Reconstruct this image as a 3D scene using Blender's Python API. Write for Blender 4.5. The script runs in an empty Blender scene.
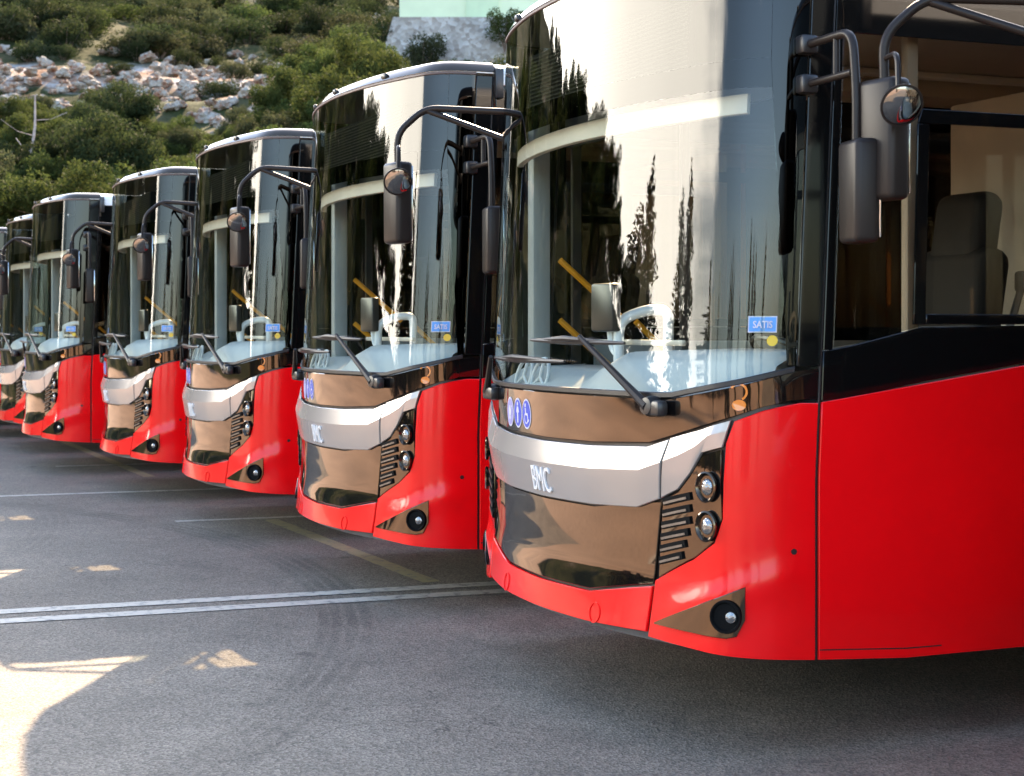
import bpy, bmesh, math, random
import numpy as np
from mathutils import Vector, Matrix, noise as mnoise
R = math.radians
random.seed(7); rng = np.random.default_rng(11)
SC = bpy.context.scene
COL = SC.collection

# ------------------------------------------------------------------ camera, sky, sun, exposure
cd = bpy.data.cameras.new('camera'); cam = bpy.data.objects.new('camera', cd); COL.objects.link(cam)
CAM = Vector((6.69, -2.85, 1.55))
cam.location = CAM; cam.rotation_euler = (R(90), 0, R(67.98))
cd.sensor_width = 36; cd.lens = 36*1700/1024; cd.shift_y = -.0555
cd.clip_start = .05; cd.clip_end = 4000
cd.dof.use_dof = True; cd.dof.focus_distance = 8.0; cd.dof.aperture_fstop = 6.3
SC.camera = cam
SUN = Vector((-4.1, 2.28, 3.03)).normalized()          # direction towards the sun
sun_el = math.asin(SUN.z); sun_az = math.atan2(SUN.x, SUN.y)
w = bpy.data.worlds.new('World'); SC.world = w; w.use_nodes = True
nt = w.node_tree; N = nt.nodes; L = nt.links
bg = N['Background']
sky = N.new('ShaderNodeTexSky'); sky.sky_type = 'NISHITA'; sky.sun_disc = False
sky.sun_elevation = sun_el; sky.sun_rotation = sun_az; sky.dust_density = 1.4; sky.air_density = 1.0
tc = N.new('ShaderNodeTexCoord'); mp = N.new('ShaderNodeMapping'); mp.inputs['Scale'].default_value = (1.0, 1.0, 2.4)
nz = N.new('ShaderNodeTexNoise'); nz.inputs['Scale'].default_value = 2.3; nz.inputs['Detail'].default_value = 7; nz.inputs['Roughness'].default_value = .55
L.new(tc.outputs['Generated'], mp.inputs[0]); L.new(mp.outputs[0], nz.inputs['Vector'])
# a bank of cumulus stands over the valley mouth (direction -X -Y), the rest of the sky is clearer
dp = N.new('ShaderNodeVectorMath'); dp.operation = 'DOT_PRODUCT'
dp.inputs[1].default_value = Vector((-.74, -.66, .12)).normalized()
L.new(tc.outputs['Generated'], dp.inputs[0])
mr = N.new('ShaderNodeMapRange'); mr.inputs['From Min'].default_value = .80; mr.inputs['From Max'].default_value = .98
mr.inputs['To Min'].default_value = -.16; mr.inputs['To Max'].default_value = .26
L.new(dp.outputs['Value'], mr.inputs['Value'])
ad = N.new('ShaderNodeMath'); ad.operation = 'ADD'; L.new(nz.outputs['Fac'], ad.inputs[0]); L.new(mr.outputs[0], ad.inputs[1])
cr = N.new('ShaderNodeMapRange'); cr.inputs['From Min'].default_value = .50; cr.inputs['From Max'].default_value = .72; cr.interpolation_type = 'SMOOTHSTEP'
L.new(ad.outputs[0], cr.inputs['Value'])
mx = N.new('ShaderNodeMix'); mx.data_type = 'RGBA'; mx.inputs['B'].default_value = (27, 25, 21.5, 1)
sz = N.new('ShaderNodeSeparateXYZ'); L.new(tc.outputs['Generated'], sz.inputs[0])
el = N.new('ShaderNodeMapRange'); el.interpolation_type = 'SMOOTHSTEP'; el.inputs['From Min'].default_value = .24; el.inputs['From Max'].default_value = .40; el.inputs['To Min'].default_value = 1; el.inputs['To Max'].default_value = 0
L.new(sz.outputs['Z'], el.inputs['Value'])
ml = N.new('ShaderNodeMath'); ml.operation = 'MULTIPLY'; L.new(cr.outputs[0], ml.inputs[0]); L.new(el.outputs[0], ml.inputs[1])
L.new(ml.outputs[0], mx.inputs['Factor']); L.new(sky.outputs[0], mx.inputs['A'])
L.new(mx.outputs['Result'], bg.inputs['Color']); bg.inputs['Strength'].default_value = .105
sd = bpy.data.lights.new('sun', 'SUN'); so = bpy.data.objects.new('sun', sd); COL.objects.link(so)
sd.energy = 3.2; sd.angle = R(.5); sd.color = (1, .75, .50)
so.rotation_euler = SUN.to_track_quat('Z', 'Y').to_euler()
vs = SC.view_settings
vs.view_transform = 'Standard'; vs.look = 'None'; vs.gamma = 1; vs.use_curve_mapping = False
vs.exposure = 2.85
SC.render.engine = 'CYCLES'
SC.cycles.max_bounces = 10; SC.cycles.transparent_max_bounces = 24; SC.cycles.glossy_bounces = 6
SC.cycles.caustics_reflective = False; SC.cycles.caustics_refractive = False
SC.cycles.sample_clamp_indirect = 6
try: SC.cycles.use_denoising = True
except Exception: pass

# ------------------------------------------------------------------ helpers
MATS = {}
def mat(name, col, rough=.5, metal=0, spec=.5, coat=0, ior=1.5, bump=None, var=None, emit=None, tint=None):
    if name in MATS: return MATS[name]
    m = bpy.data.materials.new(name); m.use_nodes = True
    n = m.node_tree.nodes; l = m.node_tree.links; b = n['Principled BSDF']
    b.inputs['Base Color'].default_value = (*col, 1); b.inputs['Roughness'].default_value = rough
    b.inputs['Metallic'].default_value = metal; b.inputs['Specular IOR Level'].default_value = spec
    b.inputs['Coat Weight'].default_value = coat; b.inputs['Coat Roughness'].default_value = .02; b.inputs['IOR'].default_value = ior
    if tint: b.inputs['Specular Tint'].default_value = (*tint, 1)
    tcn = n.new('ShaderNodeTexCoord')
    if var:                                    # (scale, amount) colour variation
        t = n.new('ShaderNodeTexNoise'); t.inputs['Scale'].default_value = var[0]; t.inputs['Detail'].default_value = 5
        l.new(tcn.outputs['Object'], t.inputs['Vector'])
        h = n.new('ShaderNodeHueSaturation'); h.inputs['Color'].default_value = (*col, 1)
        r_ = n.new('ShaderNodeMapRange'); r_.inputs['From Min'].default_value = .3; r_.inputs['From Max'].default_value = .7
        r_.inputs['To Min'].default_value = 1-var[1]; r_.inputs['To Max'].default_value = 1+var[1]
        l.new(t.outputs['Fac'], r_.inputs['Value']); l.new(r_.outputs[0], h.inputs['Value']); l.new(h.outputs[0], b.inputs['Base Color'])
    if bump:                                   # (scale, strength, distance)
        t = n.new('ShaderNodeTexNoise'); t.inputs['Scale'].default_value = bump[0]; t.inputs['Detail'].default_value = 2
        l.new(tcn.outputs['Object'], t.inputs['Vector'])
        u = n.new('ShaderNodeBump'); u.inputs['Strength'].default_value = bump[1]; u.inputs['Distance'].default_value = bump[2]
        l.new(t.outputs['Fac'], u.inputs['Height']); l.new(u.outputs[0], b.inputs['Normal']); l.new(u.outputs[0], b.inputs['Coat Normal'])
    if emit:
        b.inputs['Emission Color'].default_value = (*emit[0], 1); b.inputs['Emission Strength'].default_value = emit[1]
    MATS[name] = m; return m

def glass(name, tint, f0=.075, bump=None, rough=0.0):
    m = bpy.data.materials.new(name); m.use_nodes = True
    n = m.node_tree.nodes; l = m.node_tree.links; n.remove(n['Principled BSDF']); out = n['Material Output']
    g = n.new('ShaderNodeNewGeometry'); d = n.new('ShaderNodeVectorMath'); d.operation = 'DOT_PRODUCT'
    l.new(g.outputs['Incoming'], d.inputs[0]); l.new(g.outputs['Normal'], d.inputs[1])
    def M(op, a, b=None):
        q = n.new('ShaderNodeMath'); q.operation = op
        for i, v in enumerate((a, b)):
            if v is None: continue
            if isinstance(v, (int, float)): q.inputs[i].default_value = v
            else: l.new(v, q.inputs[i])
        return q.outputs[0]
    c = M('ABSOLUTE', d.outputs['Value']); k = M('POWER', M('SUBTRACT', 1.0, c), 5.0)
    F = M('ADD', M('MULTIPLY', k, 1-f0), f0)
    t = n.new('ShaderNodeBsdfTransparent'); t.inputs['Color'].default_value = (*tint, 1)
    s = n.new('ShaderNodeBsdfGlossy'); s.inputs['Roughness'].default_value = rough
    if bump:
        tx = n.new('ShaderNodeTexNoise'); tx.inputs['Scale'].default_value = bump[0]; tx.inputs['Detail'].default_value = 1
        tcn = n.new('ShaderNodeTexCoord'); l.new(tcn.outputs['Object'], tx.inputs['Vector'])
        u = n.new('ShaderNodeBump'); u.inputs['Strength'].default_value = bump[1]; u.inputs['Distance'].default_value = bump[2]
        l.new(tx.outputs['Fac'], u.inputs['Height']); l.new(u.outputs[0], s.inputs['Normal'])
    mxs = n.new('ShaderNodeMixShader'); l.new(F, mxs.inputs[0]); l.new(t.outputs[0], mxs.inputs[1]); l.new(s.outputs[0], mxs.inputs[2])
    l.new(mxs.outputs[0], out.inputs['Surface']); MATS[name] = m; return m

def link(name, me, m=None, parent=None, smooth=None):
    me.update()
    if m: me.materials.append(m)
    if smooth is not None and len(me.polygons):
        me.polygons.foreach_set('use_smooth', [True]*len(me.polygons))
        me.set_sharp_from_angle(angle=R(smooth))
    o = bpy.data.objects.new(name, me); COL.objects.link(o)
    if parent: o.parent = parent
    return o
def from_lists(name, V, F, m=None, parent=None, smooth=None):
    me = bpy.data.meshes.new(name); me.from_pydata([tuple(map(float, v)) for v in V], [], F)
    return link(name, me, m, parent, smooth)
def empty(name, loc=(0, 0, 0), rz=0):
    o = bpy.data.objects.new(name, None); COL.objects.link(o); o.location = loc; o.rotation_euler = (0, 0, rz); o.empty_display_size = .3
    return o
def tag(o, label=None, cat=None, group=None, kind=None):
    if label: o['label'] = label
    if cat: o['category'] = cat
    if group: o['group'] = group
    if kind: o['kind'] = kind
    return o
class MB:
    """collects shapes into one bmesh"""
    def __init__(s): s.bm = bmesh.new()
    def box(s, c, d, rot=None, bev=0.0, seg=2):
        M = Matrix.Translation(c)
        if rot is not None: M = M @ rot
        g = bmesh.ops.create_cube(s.bm, size=1, matrix=M @ Matrix.Diagonal((*d, 1)))
        if bev:
            es = list({e for v in g['verts'] for e in v.link_edges})
            bmesh.ops.bevel(s.bm, geom=es, offset=bev, segments=seg, profile=.5, affect='EDGES')
        return s
    def tube(s, pts, r, n=10, cap=True):
        pts = [Vector(p) for p in pts]
        rr = r if isinstance(r, (list, tuple)) else [r]*len(pts)
        rings = []; up = Vector((0, 0, 1)); prev = None
        for i, p in enumerate(pts):
            t = (pts[min(i+1, len(pts)-1)]-pts[max(i-1, 0)]).normalized()
            a = prev if prev is not None else (Vector((1, 0, 0)) if abs(t.z) > .9 else up)
            a = (a-t*a.dot(t)).normalized(); b = t.cross(a); prev = a
            rings.append([s.bm.verts.new(p+(a*math.cos(2*math.pi*k/n)+b*math.sin(2*math.pi*k/n))*rr[i]) for k in range(n)])
        for A, B in zip(rings, rings[1:]):
            for k in range(n): s.bm.faces.new((A[k], A[(k+1) % n], B[(k+1) % n], B[k]))
        if cap: s.bm.faces.new(rings[0][::-1]); s.bm.faces.new(rings[-1])
        return s
    def lathe(s, prof, n=24, M=Matrix.Identity(4)):
        """prof: (radius, height) along local z"""
        rings = []
        for r_, h in prof:
            if r_ < 1e-6: rings.append([s.bm.verts.new(M @ Vector((0, 0, h)))])
            else: rings.append([s.bm.verts.new(M @ Vector((r_*math.cos(2*math.pi*k/n), r_*math.sin(2*math.pi*k/n), h))) for k in range(n)])
        for A, B in zip(rings, rings[1:]):
            for k in range(n):
                if len(A) == 1 and len(B) == 1: continue
                if len(A) == 1: s.bm.faces.new((A[0], B[k], B[(k+1) % n]))
                elif len(B) == 1: s.bm.faces.new((A[k], A[(k+1) % n], B[0]))
                else: s.bm.faces.new((A[k], A[(k+1) % n], B[(k+1) % n], B[k]))
        return s
    def build(s, name, m=None, parent=None, smooth=40):
        bmesh.ops.recalc_face_normals(s.bm, faces=s.bm.faces)
        me = bpy.data.meshes.new(name); s.bm.to_mesh(me); s.bm.free()
        return link(name, me, m, parent, smooth)
def arc(pts, rad=.06, n=5):
    """rounds the corners of a polyline"""
    pts = [Vector(p) for p in pts]; out = [pts[0]]
    for a, b, c in zip(pts, pts[1:], pts[2:]):
        r_ = min(rad, (a-b).length*.45, (c-b).length*.45)
        p, q = b+(a-b).normalized()*r_, b+(c-b).normalized()*r_
        for i in range(n+1):
            t = i/n; out.append(p*(1-t)**2+b*2*t*(1-t)+q*t*t)
    return out+[pts[-1]]

# ------------------------------------------------------------------ materials
red = mat('red_paint', (.93, .004, .007), .20, spec=.35, coat=.25, ior=1.4, bump=(3.0, .03, .02), var=(1.4, .07))
black = mat('black_gloss', (.006, .005, .005), .03, spec=.5, coat=.0, ior=1.95, bump=(2.2, .05, .02), tint=(1, .76, .54))
blackside = mat('black_side_gloss', (.004, .004, .004), .06, spec=.35, ior=1.45)
rubber = mat('black_rubber', (.012, .011, .011), .45, bump=(60, .1, .002))
plastic = mat('dark_plastic', (.022, .02, .02), .32, spec=.5, bump=(90, .08, .002))
seal_m = mat('seal_rubber', (.10, .065, .055), .5, bump=(40, .1, .002))
silver = mat('silver_paint', (.43, .385, .355), .22, metal=.42, coat=.15, bump=(2.5, .04, .02))
chrome = mat('chrome', (.86, .85, .84), .30, metal=.1, bump=(20, .03, .002))
white_p = mat('white_paint', (.78, .77, .75), .3, coat=.5, var=(2, .05))
white_g = mat('white_plastic', (.72, .73, .72), .35, var=(6, .05))
dashm = mat('pale_dash', (.50, .52, .52), .45, var=(5, .08))
greyin = mat('grey_interior', (.32, .33, .32), .5, var=(4, .1))
cream = mat('cream_interior', (.52, .46, .38), .5, var=(4, .08))
darkin = mat('dark_interior', (.03, .028, .027), .7, var=(4, .2))
floor_m = mat('vinyl_floor', (.07, .07, .075), .5, var=(30, .3))
yellow = mat('yellow_handrail', (.75, .30, .012), .35, var=(6, .08))
blue_f = mat('blue_fabric', (.02, .035, .16), .8, var=(25, .4))
blue_s = mat('sticker_blue', (.02, .06, .50), .4, var=(9, .08))
paleblue_s = mat('sticker_pale', (.30, .28, .58), .4, var=(9, .08))
sale_s = mat('sticker_sale_blue', (.10, .34, .78), .4, var=(9, .05))
white_s = mat('sticker_white', (.62, .62, .70), .4, var=(9, .04))
yellow_s = mat('sticker_yellow', (.85, .60, .05), .4, var=(9, .05))
amber = mat('reflected_amber', (.75, .20, .01), .2, coat=.8, var=(9, .06))
lens = mat('lamp_glass', (.30, .30, .30), .12, metal=.8, bump=(70, .9, .006))
alum = mat('slat_metal', (.17, .155, .14), .3, metal=.7, var=(20, .15))
housing = mat('mirror_housing', (.020, .0155, .0135), .38, spec=.22, coat=.0, bump=(6, .04, .01))
mirror_m = mat('mirror_glass', (.75, .77, .8), .02, metal=1, bump=(2, .02, .01))
tyre_m = mat('tyre', (.015, .015, .015), .8, bump=(40, .3, .004))
rim_m = mat('rim', (.40, .40, .41), .35, metal=.8, var=(9, .1))
wsg = glass('windscreen_glass', (.80, .86, .83), .054, bump=(.8, .012, .03))
tintg = glass('tinted_top_glass', (.24, .26, .25), .045, bump=(.8, .012, .03))
sideg = glass('side_glass', (.72, .68, .62), .032)
frit = glass('frit_black', (.004, .004, .005), .045, bump=(.8, .012, .03))

# ------------------------------------------------------------------ the bus front as a surface S(s, z)
PX = [0, .4, .7, .9, 1.05, 1.16, 1.23, 1.264, 1.275]
PY = [0, .0235, .072, .119, .163, .205, .283, .39, .55]
Y0 = PY[-1]
_p = np.array([(-.4, .0235)]+list(zip(PX, PY))+[(1.275, .69)]); _o = []
for i in range(1, len(_p)-2):
    p0, p1, p2, p3 = _p[i-1:i+3]
    for t in np.linspace(0, 1, 12, endpoint=False):
        _o.append(.5*((2*p1)+(-p0+p2)*t+(2*p0-5*p1+4*p2-p3)*t*t+(-p0+3*p1-3*p2+p3)*t**3))
_o.append(_p[-2]); half = np.array(_o)
hs = np.r_[0, np.cumsum(np.hypot(*np.diff(half, axis=0).T))]
SEAM = 1.549
_SO = [0, .50, .78, .882, .915, .958, 1.003, 1.055, 1.10, 1.187, 1.217, 1.277, 1.33, 1.395, SEAM]
_SN = [0, .478, .741, .844, .879, .926, .977, 1.038, 1.092, 1.193, 1.224, 1.284, 1.338, 1.405, hs[-1]]   # panel coordinate -> arc length
YEND = 11.9; SEND = SEAM+YEND-Y0
ht = np.gradient(half, hs, axis=0); ht /= np.linalg.norm(ht, axis=1)[:, None]; ht[0] = (1, 0); ht[-1] = (0, 1)
def surf(s, z, d=0.0):
    a = abs(s); sg = 1 if s >= 0 else -1
    if a <= SEAM:
        q = np.interp(a, _SO, _SN); x = np.interp(q, hs, half[:, 0]); y = np.interp(q, hs, half[:, 1])
        tx = np.interp(q, hs, ht[:, 0]); ty = np.interp(q, hs, ht[:, 1]); k = 1.0
    else:
        x, y, tx, ty = 1.275, Y0+a-SEAM, 0, 1; k = max(0, 1-(a-SEAM)/1.0)
    y += k*(.046*(max(z, 1.0)-1.0)-.035*max(0, min(1, (.62-z)/.25))*max(0, 1-(a/1.3)**4))
    nx, ny = ty, -tx
    return (sg*(x+nx*d), y+ny*d, z)
def poly_at(pts, q):
    return np.interp(q, [p[0] for p in pts], [p[1] for p in pts])
def patch(name, bottom, top, m, parent, d=.0, t=.012, bulge=None, step=.045, chamfer=.003, smooth=32, vmid=None):
    """a closed panel on the bus surface between two (s,z) polylines of equal length"""
    cols = []
    for k in range(len(bottom)-1):
        ln = max(math.dist(bottom[k], bottom[k+1]), math.dist(top[k], top[k+1]))
        n = max(1, int(math.ceil(ln/step)))
        if ln > 3: n = int(ln/.35)
        for i in range(n):
            f = i/n
            cols.append((tuple(np.add(np.multiply(bottom[k], 1-f), np.multiply(bottom[k+1], f))), tuple(np.add(np.multiply(top[k], 1-f), np.multiply(top[k+1], f)))))
    cols.append((tuple(bottom[-1]), tuple(top[-1])))
    def nudge(a, b):
        L_ = max(math.dist(a[0], b[0]), math.dist(a[1], b[1]), 1e-6); f = min(.4, chamfer/L_)
        return (tuple(np.add(np.multiply(a[0], 1-f), np.multiply(b[0], f))), tuple(np.add(np.multiply(a[1], 1-f), np.multiply(b[1], f))))
    cols = [cols[0], nudge(cols[0], cols[1])]+cols[1:-1]+[nudge(cols[-1], cols[-2]), cols[-1]]
    hmax = max(math.dist(b, u) for b, u in cols)
    nr = max(2, int(math.ceil(hmax/step))); nr = min(nr, 46)
    e = min(.3, chamfer/max(hmax, .01))
    vs_ = [0, e]+[i/nr for i in range(1, nr)]+[1-e, 1]
    if vmid: vs_ = sorted([v for v in vs_ if abs(v-vmid) > .02]+[vmid])
    nc, nv = len(cols), len(vs_); V = []; F = []
    for side in (0, 1):
        for i, (b, u) in enumerate(cols):
            for j, v in enumerate(vs_):
                s_ = b[0]*(1-v)+u[0]*v; z = b[1]*(1-v)+u[1]*v
                dd = d+(bulge(s_, z, v) if bulge else 0)
                if side: dd -= t
                elif i in (0, nc-1) or j in (0, nv-1): dd -= chamfer
                V.append(surf(s_, z, dd))
    o = nc*nv; ix = lambda i, j: i*nv+j
    for i in range(nc-1):
        for j in range(nv-1):
            F.append((ix(i, j), ix(i+1, j), ix(i+1, j+1), ix(i, j+1)))
            F.append((o+ix(i, j), o+ix(i, j+1), o+ix(i+1, j+1), o+ix(i+1, j)))
    for i in range(nc-1):
        F.append((ix(i, 0), o+ix(i, 0), o+ix(i+1, 0), ix(i+1, 0))); F.append((ix(i, nv-1), ix(i+1, nv-1), o+ix(i+1, nv-1), o+ix(i, nv-1)))
    for j in range(nv-1):
        F.append((ix(0, j), ix(0, j+1), o+ix(0, j+1), o+ix(0, j))); F.append((ix(nc-1, j), o+ix(nc-1, j), o+ix(nc-1, j+1), ix(nc-1, j+1)))
    return from_lists(name, V, F, m, parent, smooth)
def mirrored(pts): return [(-a, b) for a, b in pts][::-1]
def both(pts):     return mirrored(pts)+[p for p in pts if p[0] > 0]
def frame_on(s, z, d=0.0):
    """matrix on the surface: local z outwards, local y up, local x along +s"""
    p = Vector(surf(s, z, d)); q = Vector(surf(s+.01, z, d)); u = Vector(surf(s, z+.01, d))
    X = (q-p).normalized(); Y = (u-p).normalized(); Zn = X.cross(Y).normalized(); Y = Zn.cross(X)
    M = Matrix((X, Y, Zn)).transposed().to_4x4(); M.translation = p; return M
def text_on(name, txt, s, z, size, depth, m, parent, bold=0.0, squeeze=1.0, d=.004, bulge=None):
    cu = bpy.data.curves.new(name, 'FONT'); cu.body = txt; cu.align_x = 'CENTER'; cu.align_y = 'CENTER'; cu.size = size
    cu.extrude = depth; cu.offset = bold; cu.resolution_u = 3
    t = bpy.data.objects.new(name, cu); COL.objects.link(t)
    dg = bpy.context.evaluated_depsgraph_get(); me = bpy.data.meshes.new_from_object(t.evaluated_get(dg))
    bpy.data.objects.remove(t)
    for v in me.vertices:
        v.co = surf(s+v.co.x*squeeze, z+v.co.y, d+v.co.z+depth+(bulge(z+v.co.y) if bulge else 0))
    me.materials.clear()
    return link(name, me, m, parent, 30)
def flat_on(name, polys, s, z, m, parent, d=.003, t=.0012, fol=None):
    """thin raised shapes (2D polygons in local s,z metres) on the surface"""
    V = []; F = []
    for pl in polys:
        k = len(V); n = len(pl)
        g_ = fol or (lambda q, w_: 0)
        V += [surf(s+a, z+b, d+t+g_(s+a, z+b)) for a, b in pl]+[surf(s+a, z+b, d+g_(s+a, z+b)) for a, b in pl]
        F.append(tuple(range(k, k+n))); F.append(tuple(range(k+2*n-1, k+n-1, -1)))
        for i in range(n):
            j = (i+1) % n; F.append((k+i, k+n+i, k+n+j, k+j))
    return from_lists(name, V, F, m, parent, None)
def disc(r_, n=28, cx=0, cy=0, ry=None): return [(cx+r_*math.cos(2*math.pi*i/n), cy+(ry or r_)*math.sin(2*math.pi*i/n)) for i in range(n)]
def ringpoly(r0, r1, a0, a1, n=14, cx=0, cy=0):
    o = [(cx+r1*math.cos(a0+(a1-a0)*i/n), cy+r1*math.sin(a0+(a1-a0)*i/n)) for i in range(n+1)]
    return o+[(cx+r0*math.cos(a1-(a1-a0)*i/n), cy+r0*math.sin(a1-(a1-a0)*i/n)) for i in range(n+1)]

# ------------------------------------------------------------------ the bus
def make_bus():
    B = empty('city_bus')
    # --- black under-shell that shows in the panel gaps
    patch('body_shell', [(-SEND, .36), (-SEAM, .36), (-.9, .40), (.9, .40), (SEAM, .36), (SEND, .36)],
          [(-SEND, 1.30), (-SEAM, 1.28), (-.9, 1.30), (.9, 1.30), (SEAM, 1.28), (SEND, 1.30)], plastic, B, d=-.022, t=.02)
    # underside + floor
    V = [surf(s, .42, -.05) for s in np.r_[np.linspace(-SEND, -SEAM, 6), np.linspace(-SEAM, SEAM, 41)[1:-1], np.linspace(SEAM, SEND, 6)]]
    n = len(V); V2 = [(x, y, .36) for x, y, z in V]
    F = [tuple(range(n)), tuple(range(2*n-1, n-1, -1))]+[(i, n+i, n+(i+1) % n, (i+1) % n) for i in range(n)]
    from_lists('floor', V+V2, F, floor_m, B)
    # --- lower front
    jt = [(.871, .40), (.882, .573), (.915, .915), (.958, 1.146)]       # the joint between centre and corner panels
    g = .006
    patch('bumper', both([(0, .385), (.45, .387), (.865, .40)]), both([(0, .499), (.45, .505), (.875, .574)]), red, B)
    for s_ in (-.44, .52):
        flat_on('tow_cover', [ringpoly(.036, .041, 0, 2*math.pi, 30)], s_, .428, red, B, d=.001, t=.003)
    patch('lower_front_panel', both([(0, .508), (.45, .514), (.875, .583)]), both([(0, .842), (.45, .846), (.78, .86), (.905, .905)])
          if False else both([(0, .842), (.45, .846), (.908, .900)]), black, B, d=-.004, bulge=lambda s, z, v: -.007*v)
    def crease(s, z, v):
        c = .62
        return .004+.024*(v/c if v < c else (1-v)/(1-c))
    patch('silver_band', both([(0, .849), (.45, .853), (.78, .868), (.912, .911)]), both([(0, 1.084), (.45, 1.09), (.84, 1.107), (.953, 1.140)]), silver, B, bulge=crease, step=.03, smooth=11, vmid=.62)
    for sg in (1, -1):
        mm = (lambda p: p) if sg > 0 else mirrored
        sr = [(.921, .915), (1.003, .955), (1.055, 1.018), (1.102, 1.099), (1.185, 1.124)]
        st = [(.962, 1.146), (1.02, 1.163), (1.099, 1.185), (1.150, 1.204), (1.213, 1.223)]
        bb = lambda s, z, v: crease(s, z, v)*max(0, 1-max(0, abs(s)-.92)/.30)
        patch('silver_band', mm(sr), mm(st), silver, B, bulge=bb, step=.02, smooth=11, vmid=.62)
        # corner panel, in three pieces welded into one: lower, behind the lamps, upper
        zb = lambda a: np.interp(a, [.871, 1.107, 1.299, 1.549, 1.6], [.385, .368, .354, .338, .336])
        cs = [.879, .95, 1.02, 1.074, 1.16, 1.192, 1.222, 1.28, 1.34, 1.40, 1.47, SEAM-.006]
        ztop = lambda a: np.interp(a, [.876, .898, 1.074, 1.16, 1.192, 1.1925, 1.222, 1.327, 1.522, 1.6], [.58, .603, .699, .768, .862, 1.13, 1.218, 1.256, 1.290, 1.284])
        low = [(a, zb(a)) for a in cs]
        top = [(.889, .597), (.95, .632), (1.02, .671), (1.074, .700), (1.163, .771), (1.193, .862), (1.200, 1.14), (1.226, 1.219), (1.327, 1.258), (1.40, 1.274), (1.47, 1.286), (SEAM-.006, 1.285)]
        def cb(s, z, v):
            # a soft ledge running back from the fog lamp and a hollow above it
            a = abs(s); zl = np.interp(a, [.9, 1.28, 1.42, 1.6], [.52, .655, .70, .70])
            return .012*math.exp(-((z-zl+.05)/.06)**2)*max(0, min(1, (a-.95)/.15))*max(0, min(1, (1.56-a)/.15))
        patch('corner_panel', mm(low), mm(top), red, B, step=.028, bulge=cb)
        # headlamp cluster
        hb = [(.901, .610), (.98, .654), (1.074, .706), (1.158, .776), (1.188, .862)]
        hp = [(.924, .908), (1.003, .946), (1.055, 1.008), (1.104, 1.090), (1.180, 1.115)]
        H = patch('headlamp_panel', mm(hb), mm(hp), black, B, d=-.004)
        for z, r_ in ((.975, .058), (.830, .058)):
            Mx = frame_on(sg*1.136, z, .0) @ Matrix.Diagonal((.86, 1, 1, 1))
            b = MB(); b.lathe([(.0, .004), (r_*.97, .004), (r_*1.0, .016), (r_*.90, .019), (r_*.74, .006), (r_*.66, -.004), (0, -.004)], 28, Mx); h = b.build('headlight', black, H)
            b = MB(); b.lathe([(r_*.56, .001), (r_*.52, .008), (r_*.34, .014), (0, .017)], 24, Mx); b.build('lens', lens, H)
        deep = mat('deep_black', (.004, .004, .004), .7, spec=.1, var=(9, .1))
        b = MB()
        for k in range(6):
            z = .672+.045*k; a0 = .914+.004*k; a1 = min(1.060, .995+.013*k+.03)
            pts = [surf(sg*(a0+(a1-a0)*i/4), z+.034*i/4+.004, .0) for i in range(5)]
            for p, q in zip(pts, pts[1:]):
                mid = (Vector(p)+Vector(q))/2; dv = Vector(q)-Vector(p)
                b.box(mid, (dv.length*1.04, .010, .029), dv.to_track_quat('X', 'Z').to_matrix().to_4x4())
        b.build('grille_slot', deep, H)
        for k in range(6):
            b = MB(); z = .672+.045*k; a0 = .918+.004*k; a1 = min(1.045, .985+.012*k+.03)
            for (s0, s1) in ((a0, a1),):
                pts = [surf(sg*(s0+(s1-s0)*i/4), z+.030*i/4, .003) for i in range(5)]
                for p, q in zip(pts, pts[1:]):
                    mid = (Vector(p)+Vector(q))/2; dv = Vector(q)-Vector(p)
                    rot = dv.to_track_quat('X', 'Z').to_matrix().to_4x4()
                    b.box(mid, (dv.length*1.04, .010, .009), rot)
            b.build('grille_slat', alum, H)
        # fog lamp triangle
        fb = [(.918, .440), (1.05, .433), (1.214, .426), (1.250, .436), (1.277, .496)]
        ft = [(.920, .444), (1.04, .504), (1.19, .578), (1.235, .600), (1.277, .618)]
        G = patch('fog_lamp_panel', mm(fb), mm(ft), black, B, d=.017, t=.03, step=.03)
        Mx = frame_on(sg*1.214, .507, .018) @ Matrix.Rotation(R(-8*sg), 4, 'Y')
        b = MB(); b.lathe([(.062, .003), (.060, .012), (.054, .012), (.048, .002), (.030, .003), (0, .003)], 28, Mx); b.build('fog_light', deep, G)
        b = MB(); b.lathe([(.022, .006), (.020, .012), (.010, .016), (0, .017)], 20, Mx @ Matrix.Translation((.022*sg, 0, 0))); b.build('lens', lens, G)
        # black upper wings at both sides of the glass
        flat_on('panel_plug', [disc(.011, 14)], sg*1.455, .742, rubber, B, d=.002, t=.003)
        # seam strip
        patch('seam_strip', mm([(SEAM-.004, .34), (SEAM+.007, .34)]), mm([(SEAM-.004, 2.97), (SEAM+.007, 2.97)]), rubber, B, d=-.006)
        # red side
        ws = [2.75, 8.75]; sp = SEAM-Y0
        pts = [(SEAM+.009, .338), (1.94, .318), (2.5, .322)]
        for wy in ws:
            for k in range(13):
                an = math.pi*(1-k/12); yy = wy+.57*math.cos(an); zz = .48+.60*math.sin(an)
                pts.append((sp+yy, max(.322, zz)))
        pts += [(SEND-.3, .322), (SEND, .34)]
        ut = lambda a: np.interp(a, [SEAM, 2.0, 2.48, 3.2, 30], [1.286, 1.350, 1.418, 1.45, 1.45])
        patch('side_panel', mm(pts), mm([(a, ut(a)) for a, z in pts]), red, B, d=.0, step=.08)
        patch('skirt_joint', mm([(SEAM+.012, .372), (1.94, .352), (2.10, .352)]), mm([(SEAM+.012, .377), (1.94, .357), (2.10, .357)]), rubber, B, d=.0008, t=.004, chamfer=.0003)
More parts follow.
